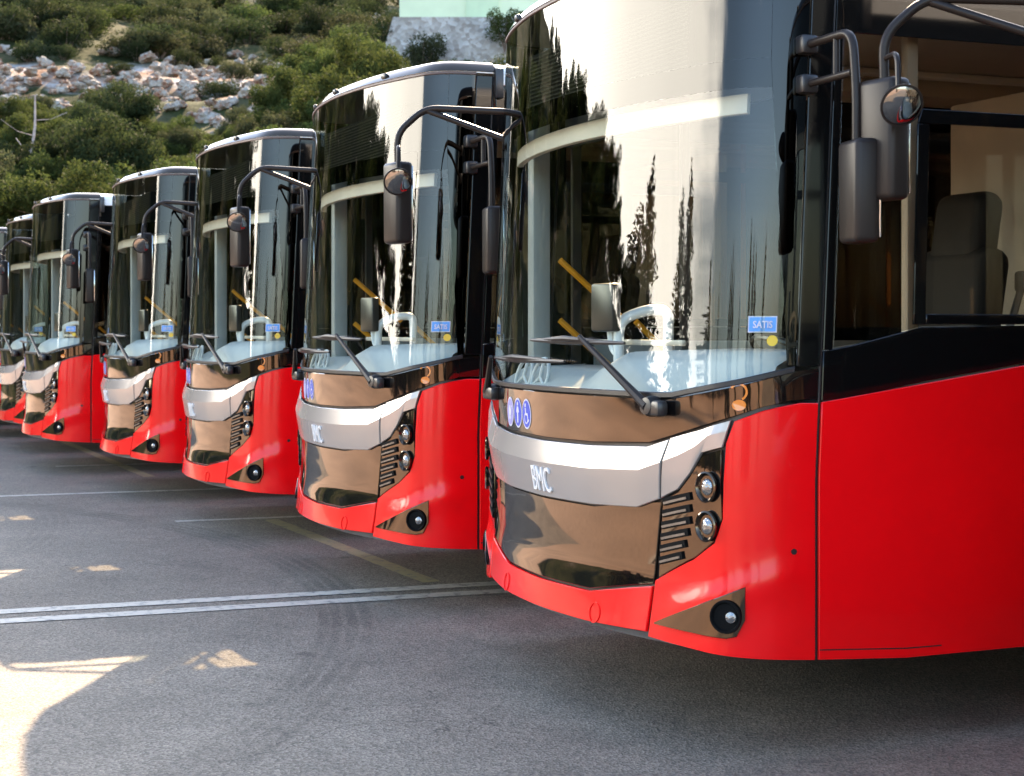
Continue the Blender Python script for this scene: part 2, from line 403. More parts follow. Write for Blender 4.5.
        # black belt, glazing
        bt = [(SEAM+.009, 1.292), (1.70, 1.305), (2.0, 1.357), (2.48, 1.425), (3.2, 1.457), (SEND, 1.457)]
        tp = [(SEAM+.009, 1.475), (1.70, 1.50), (2.0, 1.565), (2.48, 1.572), (3.2, 1.572), (SEND, 1.572)]
        patch('belt_panel', mm(bt), mm(tp), blackside, B, d=-.003, step=.1)
        patch('window_pillar', mm([(SEAM+.009, 1.478), (SEAM+.050, 1.482)]), mm([(SEAM+.009, 2.80), (SEAM+.044, 2.80)]), blackside, B, d=-.004)
        Wd = patch('side_window', mm([(SEAM+.052, 1.49), (1.72, 1.506), (2.0, 1.569), (2.48, 1.576), (SEND-.1, 1.576)]),
                   mm([(SEAM+.046, 2.80), (1.72, 2.80), (2.0, 2.80), (2.48, 2.80), (SEND-.1, 2.80)]), sideg, B, d=-.006, t=.004, step=.3)
        # opening driver window frame and the mullions behind
        fr = [((1.955, 1.575), (2.012, 2.335)), ((2.96, 1.575), (3.03, 2.335))]
        for (a0, z0), (a1, z1) in fr:
            patch('frame', mm([(a0, z0), (a1, z0)]), mm([(a0, z1), (a1, z1)]), blackside, Wd, d=.004, t=.008)
        patch('frame', mm([(1.955, 2.338), (3.03, 2.338)]), mm([(1.975, 2.392), (3.01, 2.392)]), blackside, Wd, d=.004, t=.008)
        patch('frame', mm([(2.014, 1.577), (2.958, 1.577)]), mm([(2.014, 1.615), (2.958, 1.615)]), blackside, Wd, d=.004, t=.008)
        patch('frame', mm([(SEAM+.048, 2.66), (SEND-.1, 2.66)]), mm([(SEAM+.012, 2.918), (SEND-.1, 2.918)]), blackside, Wd, d=-.003, t=.006, step=.3)
        for a in (4.4, 5.9, 7.4, 8.9, 10.4):
            patch('frame', mm([(a, 1.577), (a+.09, 1.577)]), mm([(a, 2.655), (a+.09, 2.655)]), plastic, Wd, d=-.002, t=.008)
        patch('roof_cove', mm([(SEAM+.009, 2.922), (SEND, 2.922)]), mm([(SEAM+.009, 2.985), (SEND, 2.985)]), white_p, B, d=.0, step=.1)
        b = MB(); b.box(Vector(surf(sg*(SEAM+.03), 2.93, .014)), (.035, .05, .17), bev=.008); b.build('marker_lamp', plastic, B)
        for wy in ws:
            W = MB(); Mx = Matrix.Translation((sg*1.09, wy, .48)) @ Matrix.Rotation(R(90*sg), 4, 'Y')
            W.lathe([(.30, -.13), (.44, -.14), (.48, -.10), (.48, .10), (.44, .14), (.30, .13)], 32, Mx); wt = W.build('wheel', tyre_m, B)
            W = MB(); W.lathe([(.30, .10), (.285, .12), (.22, .05), (.12, .04), (.11, .11), (0, .12)], 28, Mx); W.build('rim', rim_m, wt)
            flat_ = MB(); flat_.box((sg*1.0, wy, .80), (.42, 1.2, .62)); 
            flat_.build('wheel_box', darkin, B)
    # --- black upper front panel
    ub = both([(0, 1.098), (.45, 1.103), (.84, 1.121), (.958, 1.153), (1.099, 1.198), (1.217, 1.236), (1.327, 1.271), (1.44, 1.296), (SEAM-.006, 1.298)])
    utp = both([(0, 1.292), (.45, 1.292), (.84, 1.290), (.958, 1.293), (1.099, 1.320), (1.217, 1.345), (1.327, 1.372), (1.44, 1.402), (SEAM-.006, 1.412)])
    U = patch('upper_front_panel', ub, utp, black, B, d=-.004, bulge=lambda s, z, v: .018*v*max(0, 1-abs(s)/1.5))
    gb = lambda a: float(np.interp(abs(a), [0, .9, .96, 1.24, 1.44], [1.303, 1.303, 1.306, 1.362, 1.407]))
    S_ = [0, .3, .6, .9, .96, 1.1, 1.24, 1.36]
    cl = lambda z: float(np.interp(z, [1.40, 1.74, 2.2, 2.55, 3.0], [1.415, 1.385, 1.335, 1.308, 1.30]))
    sill = both([(a, gb(a)-.008) for a in S_+[1.44]]); sil2 = both([(a, gb(a)+.014) for a in S_+[1.44]])
    patch('windscreen_sill', sill, sil2, rubber, B, d=.008, t=.02)
    z1, z2, z3 = 2.445, 2.552, 2.972
    def edge(z): return [(a*cl(z)/1.415, z) for a in S_]+[(cl(z), z)]
    bot = [(a, gb(a)+.016) for a in S_]+[(1.415, gb(1.415)+.016)]
    patch('windscreen', both(bot), both(edge(z1-.001)), wsg, B, d=-.002, t=.0003, chamfer=.0001, step=.05) if False else None
    def sheet(name, b0, t0, m):
        cols = len(b0); V = []; F = []; nr = 26
        bs, ts = [], []
        for k in range(cols-1):
            for i in range(5):
                f = i/5
                bs.append((b0[k][0]*(1-f)+b0[k+1][0]*f, b0[k][1]*(1-f)+b0[k+1][1]*f)); ts.append((t0[k][0]*(1-f)+t0[k+1][0]*f, t0[k][1]*(1-f)+t0[k+1][1]*f))
        bs.append(b0[-1]); ts.append(t0[-1])
        for b_, t_ in zip(bs, ts):
            for j in range(nr+1):
                v = j/nr; V.append(surf(b_[0]*(1-v)+t_[0]*v, b_[1]*(1-v)+t_[1]*v, -.002))
        for i in range(len(bs)-1):
            for j in range(nr): F.append((i*(nr+1)+j, (i+1)*(nr+1)+j, (i+1)*(nr+1)+j+1, i*(nr+1)+j+1))
        return from_lists(name, V, F, m, B, 60)
    sheet('windscreen', both(bot), both(edge(z1)), wsg)
    sheet('tinted_band', both(edge(z2)), both(edge(z3)), tintg)
    sheet('frit_band', both(edge(z1)), both(edge(z2)), frit)
    for sg in (1, -1):
        mm = (lambda p: p) if sg > 0 else mirrored
        zz = [1.42, 1.74, 2.2, 2.55, 2.972]
        # vertical frit at the glass edge, then the A pillar cover
        V = [[(cl(z)+.001, max(z, gb(1.44)+.018)) for z in zz], [(1.445, max(z, gb(1.44)+.018)) for z in zz]]
        for k in range(4):
            pass
        cols = 7; VV = []; FF = []
        zf = np.linspace(1.425, 2.972, 30)
        for z in zf:
            for i in range(cols):
                a = cl(z)+.001+(1.445-cl(z))*i/(cols-1); VV.append(surf(sg*a, z, -.002))
        for z in zf:
            for i in range(cols):
                a = cl(z)+.001+(1.445-cl(z))*i/(cols-1); VV.append(surf(sg*a, z, -.008))
        o = len(zf)*cols
        for j in range(len(zf)-1):
            for i in range(cols-1):
                q = (j*cols+i, j*cols+i+1, (j+1)*cols+i+1, (j+1)*cols+i); FF.append(q if sg > 0 else q[::-1])
                q = tuple(o+v for v in q); FF.append(q[::-1] if sg > 0 else q)
        from_lists('frit_edge', VV, FF, frit, B, 60)
        patch('pillar_cover', mm([(1.453, 1.42), (SEAM-.006, 1.42)]), mm([(1.453, 2.97), (SEAM-.006, 2.97)]), blackside, B, d=.002)
    patch('windscreen_seal', both([(a*1.45/1.36, 2.974) for a in S_]), both([(a*1.45/1.36, 2.989) for a in S_]), seal_m, B, d=.005, t=.012)
    # --- roof: inset rings of the whole plan outline
    oc = [s for s in np.r_[np.linspace(-SEND, -SEAM-.1, 14), np.linspace(-SEAM, SEAM, 61), np.linspace(SEAM+.1, SEND, 14)]]
    def ringset(ss, rings):
        return [[surf(s, z, -d) for s in ss] for z, d in rings]
    RS = ringset(oc, [(2.99, .0), (3.02, .02), (3.045, .07), (3.06, .16), (3.075, .42), (3.085, .9)])
    V = [p for r_ in RS for p in r_]; n = len(oc); F = []
    for k in range(len(RS)-1):
        for i in range(n-1): F.append((k*n+i, k*n+i+1, (k+1)*n+i+1, (k+1)*n+i))
        F.append((k*n+n-1, k*n, (k+1)*n, (k+1)*n+n-1))
    F.append(tuple((len(RS)-1)*n+i for i in range(n)))
    V += [(x, y, 2.985) for x, y, z in RS[0]]; b0 = len(RS)*n
    F.append(tuple(b0+n-1-i for i in range(n))); F += [(b0+i, b0+(i+1) % n, (i+1) % n, i) for i in range(n)]
    rf = from_lists('roof', V, F, white_p, B, 40)
    cs = np.linspace(-1.56, 1.56, 53)
    CS = ringset(cs, [(2.992, -.006), (3.023, .014), (3.046, .060), (3.0555, .11)])
    V = [p for r_ in CS for p in r_]; n = len(cs); F = []
    V = [(x, y, z+.006*(i >= n)) for i, (x, y, z) in enumerate(V)]
    for k in range(3):
        for i in range(n-1): F.append((k*n+i, k*n+i+1, (k+1)*n+i+1, (k+1)*n+i))
    from_lists('roof_cap', V, F, black, B, 60)
    b = MB(); b.box((.0, 6.0, 3.17), (1.7, 2.6, .20), bev=.06); b.build('roof_unit', white_p, B)
    for s_ in (-.78, .0, .78):
        Mx = frame_on(s_, 3.02, -.012); b = MB(); b.box((0, 0, .006), (.05, .030, .022), bev=.006); b.bm.transform(Mx); b.build('marker_lamp', plastic, B)
    # rear wall
    b = MB(); b.box((0, YEND+.03, 1.68), (2.50, .05, 2.60), bev=.02); rw = b.build('rear_panel', red, B)
    b = MB(); b.box((0, YEND+.062, 2.25), (2.1, .02, .9), bev=.008); b.build('rear_window', blackside, B)
    fol = lambda q, z: -.004+.018*max(0, min(1, (z-1.10)/.19))*max(0, 1-abs(q)/1.5)
    # --- emblem, pictograms, sale sticker
    text_on('emblem', 'BMC', .020, .918, .150, .004, chrome, B, bold=.0, squeeze=.66, d=.001, bulge=lambda z: crease(0, z, (z-.849)/.235))
    for k, (s_, fld) in enumerate(((-.498, paleblue_s), (-.364, blue_s), (-.232, blue_s))):
        z = 1.187
        D = flat_on('pictogram', [disc(.062, 32, ry=.066)], s_, z, white_s, B, d=.001, t=.0012, fol=fol)
        flat_on('field', [disc(.055, 32, ry=.059)], s_, z, fld, D, d=.0024, t=.0006, fol=fol)
        if k == 0:     # pushchair
            g_ = [ringpoly(0, .026, R(90), R(270), 10, .004, .004), [(.004, .004), (-.022, .004), (-.014, -.016), (.014, -.016), (.024, .022), (.032, .022), (.034, .028), (.021, .028)], disc(.008, 12, -.012, -.027), disc(.008, 12, .012, -.027)]
        elif k == 1:   # walking figure
            g_ = [disc(.009, 14, 0, .040), [(-.010, .028), (.010, .028), (.022, .004), (.016, .0), (.008, .010), (.008, -.044), (.001, -.044), (.0, -.010), (-.002, -.044), (-.009, -.044), (-.008, .010), (-.016, .0), (-.022, .004)]]
        else:          # wheelchair
            g_ = [disc(.009, 14, -.012, .038), [(-.018, .026), (-.006, .026), (-.003, .004), (.018, .004), (.026, -.024), (.036, -.022), (.034, -.030), (.022, -.036), (.012, -.006), (-.012, -.006)], ringpoly(.020, .026, R(120), R(390), 22, -.002, -.018)]
        flat_on('symbol', g_, s_, z, white_s, D, d=.0032, t=.0006, fol=fol)
    ST = flat_on('sale_sticker', [[(-.052, -.030), (.052, -.030), (.052, .030), (-.052, .030)]], 1.315, 1.575, white_s, B, d=.0, t=.0012)
    flat_on('field', [[(-.048, -.026), (.048, -.026), (.048, .026), (-.048, .026)]], 1.315, 1.575, sale_s, ST, d=.0016, t=.0006)
    text_on('lettering', 'SATIS', 1.315, 1.573, .036, .0004, white_s, ST, bold=.0008, squeeze=.80, d=.0026)
    flat_on('dot_sticker', [disc(.020, 18)], 1.352, 1.515, yellow_s, B, d=.0, t=.0012)
    flat_on('amber_reflection', [ringpoly(.026, .034, R(-60), R(150), 12, 0, .022), disc(.026, 16, .004, -.026, ry=.020)], 1.238, 1.305, amber, B, d=.001, t=.003, fol=fol)  # a lamp's amber reflection, built as a raised coloured shape on the panel
    # --- wipers
    def wiper(piv, elbow, b0, b1):
        P0 = Vector(surf(*piv, .045)); E = Vector(surf(*elbow, .055)); W = None
        b = MB(); Mx = frame_on(*piv, .0); b.lathe([(.0, .0), (.040, .0), (.040, .03), (.032, .055), (0, .060)], 20, Mx)
        b.box(Vector(surf(piv[0]+.03, piv[1]-.005, .028)), (.12, .05, .06), bev=.015)
        W = b.build('wiper', plastic, B)
        b = MB(); b.tube([P0, P0+(E-P0)*.3, E], [.021, .016, .011], 8); b.build('arm', housing, W)
        c = [Vector(surf(b0[0]+(b1[0]-b0[0])*i/6, b0[1]+(b1[1]-b0[1])*i/6, .030+.012*math.sin(math.pi*i/6))) for i in range(7)]
        b = MB(); b.tube(c, [.006, .010, .012, .014, .012, .010, .006], 8); b.build('blade', rubber, W)
        b = MB(); b.tube([c[1]+Vector((0, 0, .004)), c[3]+Vector((0, -.02, .012)), c[5]+Vector((0, 0, .004))], [.006, .013, .006], 8); b.build('blade_holder', housing, W)
    wiper((.876, 1.262), (.40, 1.528), (-.14, 1.512), (.70, 1.503))
    wiper((-.905, 1.262), (-.760, 1.432), (-.780, 1.426), (.23, 1.424))
    # --- mirrors
    def mirror(sg, arms, top, size, tilt, round_at, brace):
        Rt = Matrix.Rotation(tilt, 4, 'Z')
        c = Vector(top)-Vector((0, 0, size[2]/2+.02))
        b = MB(); b.box((0, 0, 0), size, bev=.022, seg=3)
        for v in b.bm.verts:                                     # crowned back, narrower foot
            v.co.x *= 1-.10*(.5-v.co.z/size[2]); 
            if v.co.y < 0: v.co.y *= 1+.10*math.cos(v.co.x/size[0]*3.0)
        b.bm.transform(Matrix.Translation(c) @ Rt); Mi = b.build('wing_mirror', housing, B)
        b = MB(); b.box((0, size[1]/2+.002, 0), (size[0]*.84, .008, size[2]*.90), bev=.003); b.bm.transform(Matrix.Translation(c) @ Rt); b.build('mirror_glass', mirror_m, Mi)
        b = MB()
        for a in arms: b.tube(arc(a[0], .07), a[1], 10)
        b.build('arm', housing, Mi)
        for p in brace:
            b = MB(); b.box(p, (.06, .07, .07), bev=.012); b.build('bracket', plastic, Mi)
        if round_at is not None:
            Mx = Matrix.Translation(round_at) @ Vector((.85, -.22, -.42)).to_track_quat('Z', 'Y').to_matrix().to_4x4()
            b = MB(); b.lathe([(0, -.03), (.05, -.024), (.072, -.004), (.074, .006), (.066, .008)], 28, Mx); rm = b.build('round_mirror', housing, Mi)
            b = MB(); b.lathe([(.067, .006), (.05, .014), (.025, .019), (0, .020)], 28, Mx); b.build('convex_glass', mat('convex_mirror', (.30, .29, .29), .06, metal=1, bump=(2, .02, .01)), Mi)
            q = Vector(round_at)
            b = MB(); b.tube(arc([Vector(top)+Vector((0, 0, .05)), Vector((q.x-.05, q.y+.02, top[2]+.05)), q+Vector((-.03, .01, .05))], .05), .010, 8); b.build('stalk', housing, Mi)
    t0 = (-1.685, -.10, 2.44)
    mirror(-1, [([(-1.29, .47, 2.655), (-1.63, .03, 2.70), (-1.685, -.105, 2.57), (-1.685, -.10, 2.40)], .0175),
                ([(-1.29, .44, 2.485), (-1.62, .04, 2.685)], .0155)], t0, (.175, .09, .42), R(10), (-1.50, -.16, 2.305), [Vector((-1.29, .45, 2.655)), Vector((-1.29, .45, 2.485))])
    mirror(1, [([(1.285, .50, 2.60), (1.60, .49, 2.60), (1.625, .49, 2.38), (1.625, .49, 2.10)], .0165),
               ([(1.285, .50, 2.455), (1.60, .49, 2.455)], .014), ([(1.49, .495, 2.60), (1.49, .495, 2.455)], .013)],
           (1.632, .495, 2.235), (.185, .09, .36), R(-12), None, [Vector((1.285, .50, 2.60)), Vector((1.285, .50, 2.455))])
    # --- interior
    b = MB(); b.box((0, 6.2, 2.93), (2.35, 11.0, .04)); b.build('ceiling', cream, B)
    for sg in (1, -1):
        b = MB(); b.box((sg*.80, 6.4, 2.89), (.10, 10.4, .03), bev=.01); b.build('ceiling_light', white_g, B)
        b = MB(); b.box((sg*1.06, 6.4, 2.84), (.36, 10.6, .10), bev=.03); b.build('air_duct', cream, B)
        b = MB(); b.box((sg*1.22, 6.3, .95), (.02, 11.0, 1.1)); b.build('wall_lining', greyin, B)
    b = MB(); b.box((-1.165, .47, 1.75), (.085, .10, 1.9), bev=.02); b.build('door_post', greyin, B)
    b = MB(); b.box((1.185, 1.02, 1.95), (.05, .055, 1.6), bev=.015); b.build('window_post', cream, B)
    # header and destination display behind the tinted band
    patch('header_trim', [(-1.2, 2.36), (0, 2.36), (1.2, 2.36)], [(-1.2, 2.435), (0, 2.435), (1.2, 2.435)], cream, B, d=-.08, t=.03)
    b = MB(); b.box((.05, .30, 2.70), (1.66, .10, .30), bev=.01); DD = b.build('destination_display', darkin, B)
    b = MB()
    for k in range(15): b.box((.05, .246, 2.575+.018*k), (1.58, .004, .007))
    b.build('display_rows', mat('display_dots', (.14, .13, .09), .5, var=(60, .5)), DD)
    b = MB(); b.box((0, .62, 2.70), (2.3, .03, .46)); b.build('header_panel', darkin, B)
    # dashboard: low pale shelf across, raised binnacle on the driver side
    ss = np.linspace(-1.30, 1.36, 40)
    V = []; F = []
    def dz(a): return 1.375+.095*(1/(1+math.exp(-(a-.30)/.05)))
    for a in ss:
        x, y, z = surf(a, 1.36, -.03)
        for (yy, zz) in ((y, 1.30), (y+.05, dz(a)-.05), (y+.14, dz(a)), (max(y+.40, .66), dz(a)+.01), (max(y+.44, .70), dz(a)-.03), (max(y+.44, .70), .9)): V.append((x*(.97 if abs(a) > 1.1 else 1), yy, zz))
    for i in range(len(ss)-1):
        for j in range(5): F.append((i*6+j, (i+1)*6+j, (i+1)*6+j+1, i*6+j+1))
    from_lists('dashboard', V, F, dashm, B, 50)
    b = MB(); b.lathe([(.0, .0)], 3) if False else None
    def wheel_ring(b, c, r_, tr, Rm):
        pts = [c+Rm @ Vector((r_*math.cos(2*math.pi*i/24), r_*math.sin(2*math.pi*i/24), 0)) for i in range(25)]
        b.tube(pts, tr, 8)
        for k in range(3): b.tube([c, c+Rm @ Vector((r_*math.cos(R(90+120*k)), r_*math.sin(R(90+120*k)), 0))], tr*.9, 6)
        return b
    wheel_ring(MB(), Vector((.56, .93, 1.42)), .225, .014, Matrix.Rotation(R(-28), 3, 'X')).build('steering_wheel', plastic, B)
    b = MB(); wheel_ring(b, Vector((-.50, .115, 1.345)), .085, .009, Matrix.Rotation(R(75), 3, 'X')); wheel_ring(b, Vector((-.30, .11, 1.345)), .085, .009, Matrix.Rotation(R(75), 3, 'X')); b.build('spoked_rings', white_g, B)  # two white spoked rings standing at the front of the dash
    # driver seat
    b = MB(); b.box((.57, 1.66, 1.44), (.52, .16, .94), Matrix.Rotation(R(-9), 4, 'X'), bev=.07, seg=4); b.box((.57, 1.735, 1.92), (.36, .14, .46), Matrix.Rotation(R(-9), 4, 'X'), bev=.065, seg=4)
    b.box((.57, 1.48, 1.02), (.50, .50, .16), bev=.06, seg=3); b.box((.57, 1.50, .70), (.30, .30, .55), bev=.03); DS = b.build('driver_seat', mat('seat_black', (.010, .010, .011), .75, var=(20, .2)), B)
    b = MB(); b.tube([(.80, 1.85, 1.72), (.82, 1.70, 1.35), (.82, 1.55, 1.10)], .016, 6); b.box((.80, 1.86, 1.76), (.06, .05, .09), bev=.015); b.build('seat_belt', mat('belt_grey', (.20, .20, .21), .6, var=(9, .1)), DS)
    b = MB(); b.box((.55, 2.16, 1.65), (1.25, .05, 1.95), bev=.015); b.build('driver_partition', mat('pale_partition', (.62, .59, .53), .5, var=(3, .1)), B)
    b = MB(); b.box((-.19, .38, 1.655), (.17, .05, .215), Matrix.Rotation(R(10), 4, 'Z'), bev=.012); TM = b.build('ticket_machine', plastic, B)
    b = MB(); b.tube(arc([(-.19, .40, 1.55), (-.19, .41, 1.47), (-.14, .42, 1.44)], .04), .015, 8); b.build('stalk', white_g, TM)
    b = MB(); b.tube(arc([(-.14, .42, 1.36), (-.14, .42, 1.60), (-.10, .54, 1.645), (-.07, .63, 1.645), (-.07, .63, 1.3)], .09), .024, 10); b.build('white_handrail', white_g, B)
    b = MB(); b.box((-.15, .50, 1.50), (.95, .02, .025), bev=.006); b.build('dash_rail', cream, B)
    for z0 in (0, -.30):
        b = MB(); b.tube([(-1.11, .56, 1.905+z0), (-1.11, .90, 1.62+z0)], .016, 8); b.build('door_handrail', yellow, B)
    b = MB(); b.tube([(-1.11, .98, 1.60), (-1.11, 1.25, 1.36)], .016, 8); b.build('door_handrail', yellow, B)
    for x, y in ((-.45, 1.55), (-.40, 3.2), (.40, 3.2), (-.40, 5.0), (.40, 5.0)):
        b = MB(); b.tube([(x, y, .42), (x, y, 2.9)], .018, 8); b.build('pole', yellow if y > 2 else greyin, B)
    for k in range(5):
        for x in (-.95, -.55, .55, .95):
            if x > 0 and k == 0: y = 2.7
            else: y = 2.75+.85*k
            b = MB(); b.box((x, y, .92), (.40, .40, .09), bev=.03); b.box((x, y+.20, 1.25), (.40, .07, .65), Matrix.Rotation(R(-8), 4, 'X'), bev=.03); b.box((x, y, .66), (.06, .25, .45)); b.build('passenger_seat', blue_f, B)
    # the front door leaves on the kerb side, dark frames inside
    for y in (.70, 1.32):
        b = MB(); b.box((-1.225, y, 1.55), (.03, .045, 2.2)); b.build('door_frame', plastic, B)
    for y0, ln in ((.62, .10), (1.15, .20), (1.82, .30)):
        pass
    return B
bus0 = make_bus()
def copy_tree(o, parent=None):
    c = o.copy(); COL.objects.link(c)
    if parent: c.parent = parent
    for ch in list(o.children): copy_tree(ch, c)
    return c
BUSES = [(.03, .01, 0, 'nearest whole red city bus, its front corner and side filling the right of the photo'),
         (3.42, .66, 0, 'red city bus cut off by the right edge, showing its hanging mirror'),
         (-3.40, -.02, 0, 'red city bus directly left of the big nearest bus, second largest front'),
         (-6.84, -.10, 0, 'red city bus in the middle of the row, third largest full front'),
         (-10.09, -.28, 0, 'red city bus between the middle bus and the wider gap, fourth largest front'),
         (-13.44, -.69, 0, 'red city bus left of the wide gap with its black side and near mirror showing'),
         (-16.80, -.66, 0, 'red city bus cut by the left edge of the photo, only half its front visible'),
         (-20.20, -.95, 0, 'farthest red city bus at the left edge, mostly hidden with just its top corner showing'),
         (-23.6, -1.1, 0, 'red city bus parked past the left edge of the photo, end of the row')]  # last bus is out of view, added so its shadow covers the far ground
for i, (x, y, a, lab) in enumerate(BUSES):
    o = bus0 if i == 0 else copy_tree(bus0)
    o.location = (x, y-.02, 0); o.rotation_euler = (0, 0, R((0, 0, .25, -.2, .3, -.15, .2, 0, 0)[i]))
    tag(o, lab, 'bus', 'red city buses parked in a row')

# ------------------------------------------------------------------ ground
def nodes_mat(name):
    m = bpy.data.materials.new(name); m.use_nodes = True; MATS[name] = m
    return m, m.node_tree.nodes, m.node_tree.links, m.node_tree.nodes['Principled BSDF']
def asphalt():
    m, n, l, b = nodes_mat('asphalt')
    tcn = n.new('ShaderNodeTexCoord'); P = tcn.outputs['Object']
    def noise(sc, det=4, ro=.55):
        t = n.new('ShaderNodeTexNoise'); t.inputs['Scale'].default_value = sc; t.inputs['Detail'].default_value = det; t.inputs['Roughness'].default_value = ro
        l.new(P, t.inputs['Vector']); return t.outputs['Fac']
    def M(op, a, b_=None, c=None, clamp=False):
        q = n.new('ShaderNodeMath'); q.operation = op; q.use_clamp = clamp
        for i, v in enumerate((a, b_, c)):
            if v is None: continue
            if isinstance(v, (int, float)): q.inputs[i].default_value = v
            else: l.new(v, q.inputs[i])
        return q.outputs[0]
    def rng_(v, a, b_, c, d):
        q = n.new('ShaderNodeMapRange'); l.new(v, q.inputs['Value'])
        for k, x in zip(('From Min', 'From Max', 'To Min', 'To Max'), (a, b_, c, d)): q.inputs[k].default_value = x
        return q.outputs[0]
    big = rng_(noise(.35, 5), .3, .7, .74, 1.24); mid = rng_(noise(2.6, 5, .65), .3, .7, .85, 1.15)
    vo = n.new('ShaderNodeTexVoronoi'); vo.inputs['Scale'].default_value = 95; l.new(P, vo.inputs['Vector'])
    sp = n.new('ShaderNodeSeparateColor'); l.new(vo.outputs['Color'], sp.inputs[0])
    gr = rng_(sp.outputs[0], 0, 1, .55, 1.45); fine = rng_(noise(160, 2), .3, .7, .75, 1.25)
    v = M('MULTIPLY', M('MULTIPLY', big, mid), M('MULTIPLY', gr, fine))
    vs2 = n.new('ShaderNodeTexVoronoi'); vs2.inputs['Scale'].default_value = 1.7; l.new(P, vs2.inputs['Vector'])
    sp2 = n.new('ShaderNodeSeparateColor'); l.new(vs2.outputs['Color'], sp2.inputs[0])
    dd = M('ADD', vs2.outputs['Distance'], M('MULTIPLY', noise(9, 3), .10))
    spot = M('MULTIPLY', rng_(dd, .10, .17, 1, 0), rng_(sp2.outputs[1], .62, .70, 0, 1))
    q_ = n.new('ShaderNodeClamp'); l.new(spot, q_.inputs[0])
    v = M('MULTIPLY', v, M('SUBTRACT', 1.0, M('MULTIPLY', q_.outputs[0], .38)))
    vc = n.new('ShaderNodeTexVoronoi'); vc.feature = 'DISTANCE_TO_EDGE'; vc.inputs['Scale'].default_value = .55
    wv = n.new('ShaderNodeVectorMath'); wv.operation = 'ADD'; tn = n.new('ShaderNodeTexNoise'); tn.inputs['Scale'].default_value = 1.6; tn.inputs['Detail'].default_value = 6; l.new(P, tn.inputs['Vector'])
    l.new(P, wv.inputs[0]); l.new(tn.outputs['Color'], wv.inputs[1]); l.new(wv.outputs[0], vc.inputs['Vector'])
    crk = n.new('ShaderNodeClamp'); l.new(M('MULTIPLY', rng_(vc.outputs['Distance'], .001, .0035, 1, 0), rng_(noise(.5, 3), .5, .58, 0, 1)), crk.inputs[0])
    v = M('MULTIPLY', v, M('SUBTRACT', 1.0, M('MULTIPLY', crk.outputs[0], .5)))
    # curved tyre marks: three thin arcs of rubber, broken by noise
    sx = n.new('ShaderNodeSeparateXYZ'); l.new(P, sx.inputs[0])
    def ring(cx, cy, r_, wdt, a):
        dx = M('SUBTRACT', sx.outputs[0], cx); dy = M('SUBTRACT', sx.outputs[1], cy)
        rr = M('SQRT', M('ADD', M('MULTIPLY', dx, dx), M('MULTIPLY', dy, dy)))
        tri = M('SUBTRACT', 1.0, M('DIVIDE', M('ABSOLUTE', M('SUBTRACT', rr, r_)), wdt), clamp=True)
        return M('MULTIPLY', M('MULTIPLY', M('SMOOTH_MIN', tri, .55, .1), a), rng_(noise(1.1, 4), .34, .55, .1, 1))
    mk = None
    for (cx, cy, r_, am) in ((-4.42, -8.66, 8.70, 1.0), (-4.42, -8.66, 6.55, .6), (9.5, 4.5, 8.3, .6), (-8.5, -9.5, 8.4, .5)):
        for k, a in ((-.10, .8), (-.03, .9), (.05, 1.0), (.13, .8)):
            q = ring(cx, cy, r_+k, .040, a*am); mk = q if mk is None else M('MAXIMUM', mk, q)
    v = M('MULTIPLY', v, M('SUBTRACT', 1.0, M('MULTIPLY', mk, .62)))
    mixc = n.new('ShaderNodeMix'); mixc.data_type = 'RGBA'; mixc.inputs['A'].default_value = (0, 0, 0, 1); mixc.inputs['B'].default_value = (.178, .151, .115, 1)
    mixc.clamp_factor = False
    l.new(v, mixc.inputs['Factor']); l.new(mixc.outputs['Result'], b.inputs['Base Color'])
    b.inputs['Roughness'].default_value = .78; b.inputs['Specular IOR Level'].default_value = .35
    bp = n.new('ShaderNodeBump'); bp.inputs['Strength'].default_value = .55; bp.inputs['Distance'].default_value = .006
    l.new(M('ADD', M('MULTIPLY', vo.outputs['Distance'], 1.0), M('MULTIPLY', noise(40, 4), .6)), bp.inputs['Height']); l.new(bp.outputs[0], b.inputs['Normal'])
    return m
def sheet_obj(name, pts, z, m, kind='structure'):
    o = from_lists(name, [(x, y, z) for x, y in pts], [tuple(range(len(pts)))], m); tag(o, kind=kind); return o
earth = mat('dry_earth', (.34, .235, .160), .9, var=(.25, .25), bump=(6, .4, .05))
sheet_obj('ground', [(-1500, -1500), (1500, -1500), (1500, 1500), (-1500, 1500)], -.012, earth)
sheet_obj('parking_lot', [(-60, -3.7), (60, -3.7), (60, 40), (-60, 40)], 0, asphalt())
def paint(name, col):
    m, n, l, b = nodes_mat(name)
    tcn = n.new('ShaderNodeTexCoord'); t = n.new('ShaderNodeTexNoise'); t.inputs['Scale'].default_value = 14; t.inputs['Detail'].default_value = 8; t.inputs['Roughness'].default_value = .7
    l.new(tcn.outputs['Object'], t.inputs['Vector'])
    r_ = n.new('ShaderNodeMapRange'); r_.inputs['From Min'].default_value = .33; r_.inputs['From Max'].default_value = .50; l.new(t.outputs['Fac'], r_.inputs['Value'])
    x = n.new('ShaderNodeMix'); x.data_type = 'RGBA'; x.inputs['A'].default_value = (.13, .13, .125, 1); x.inputs['B'].default_value = (*col, 1)
    l.new(r_.outputs[0], x.inputs['Factor']); l.new(x.outputs['Result'], b.inputs['Base Color']); b.inputs['Roughness'].default_value = .7
    return m
wpaint = paint('line_white', (.50, .455, .375)); ypaint = paint('line_yellow', (.33, .28, .14))
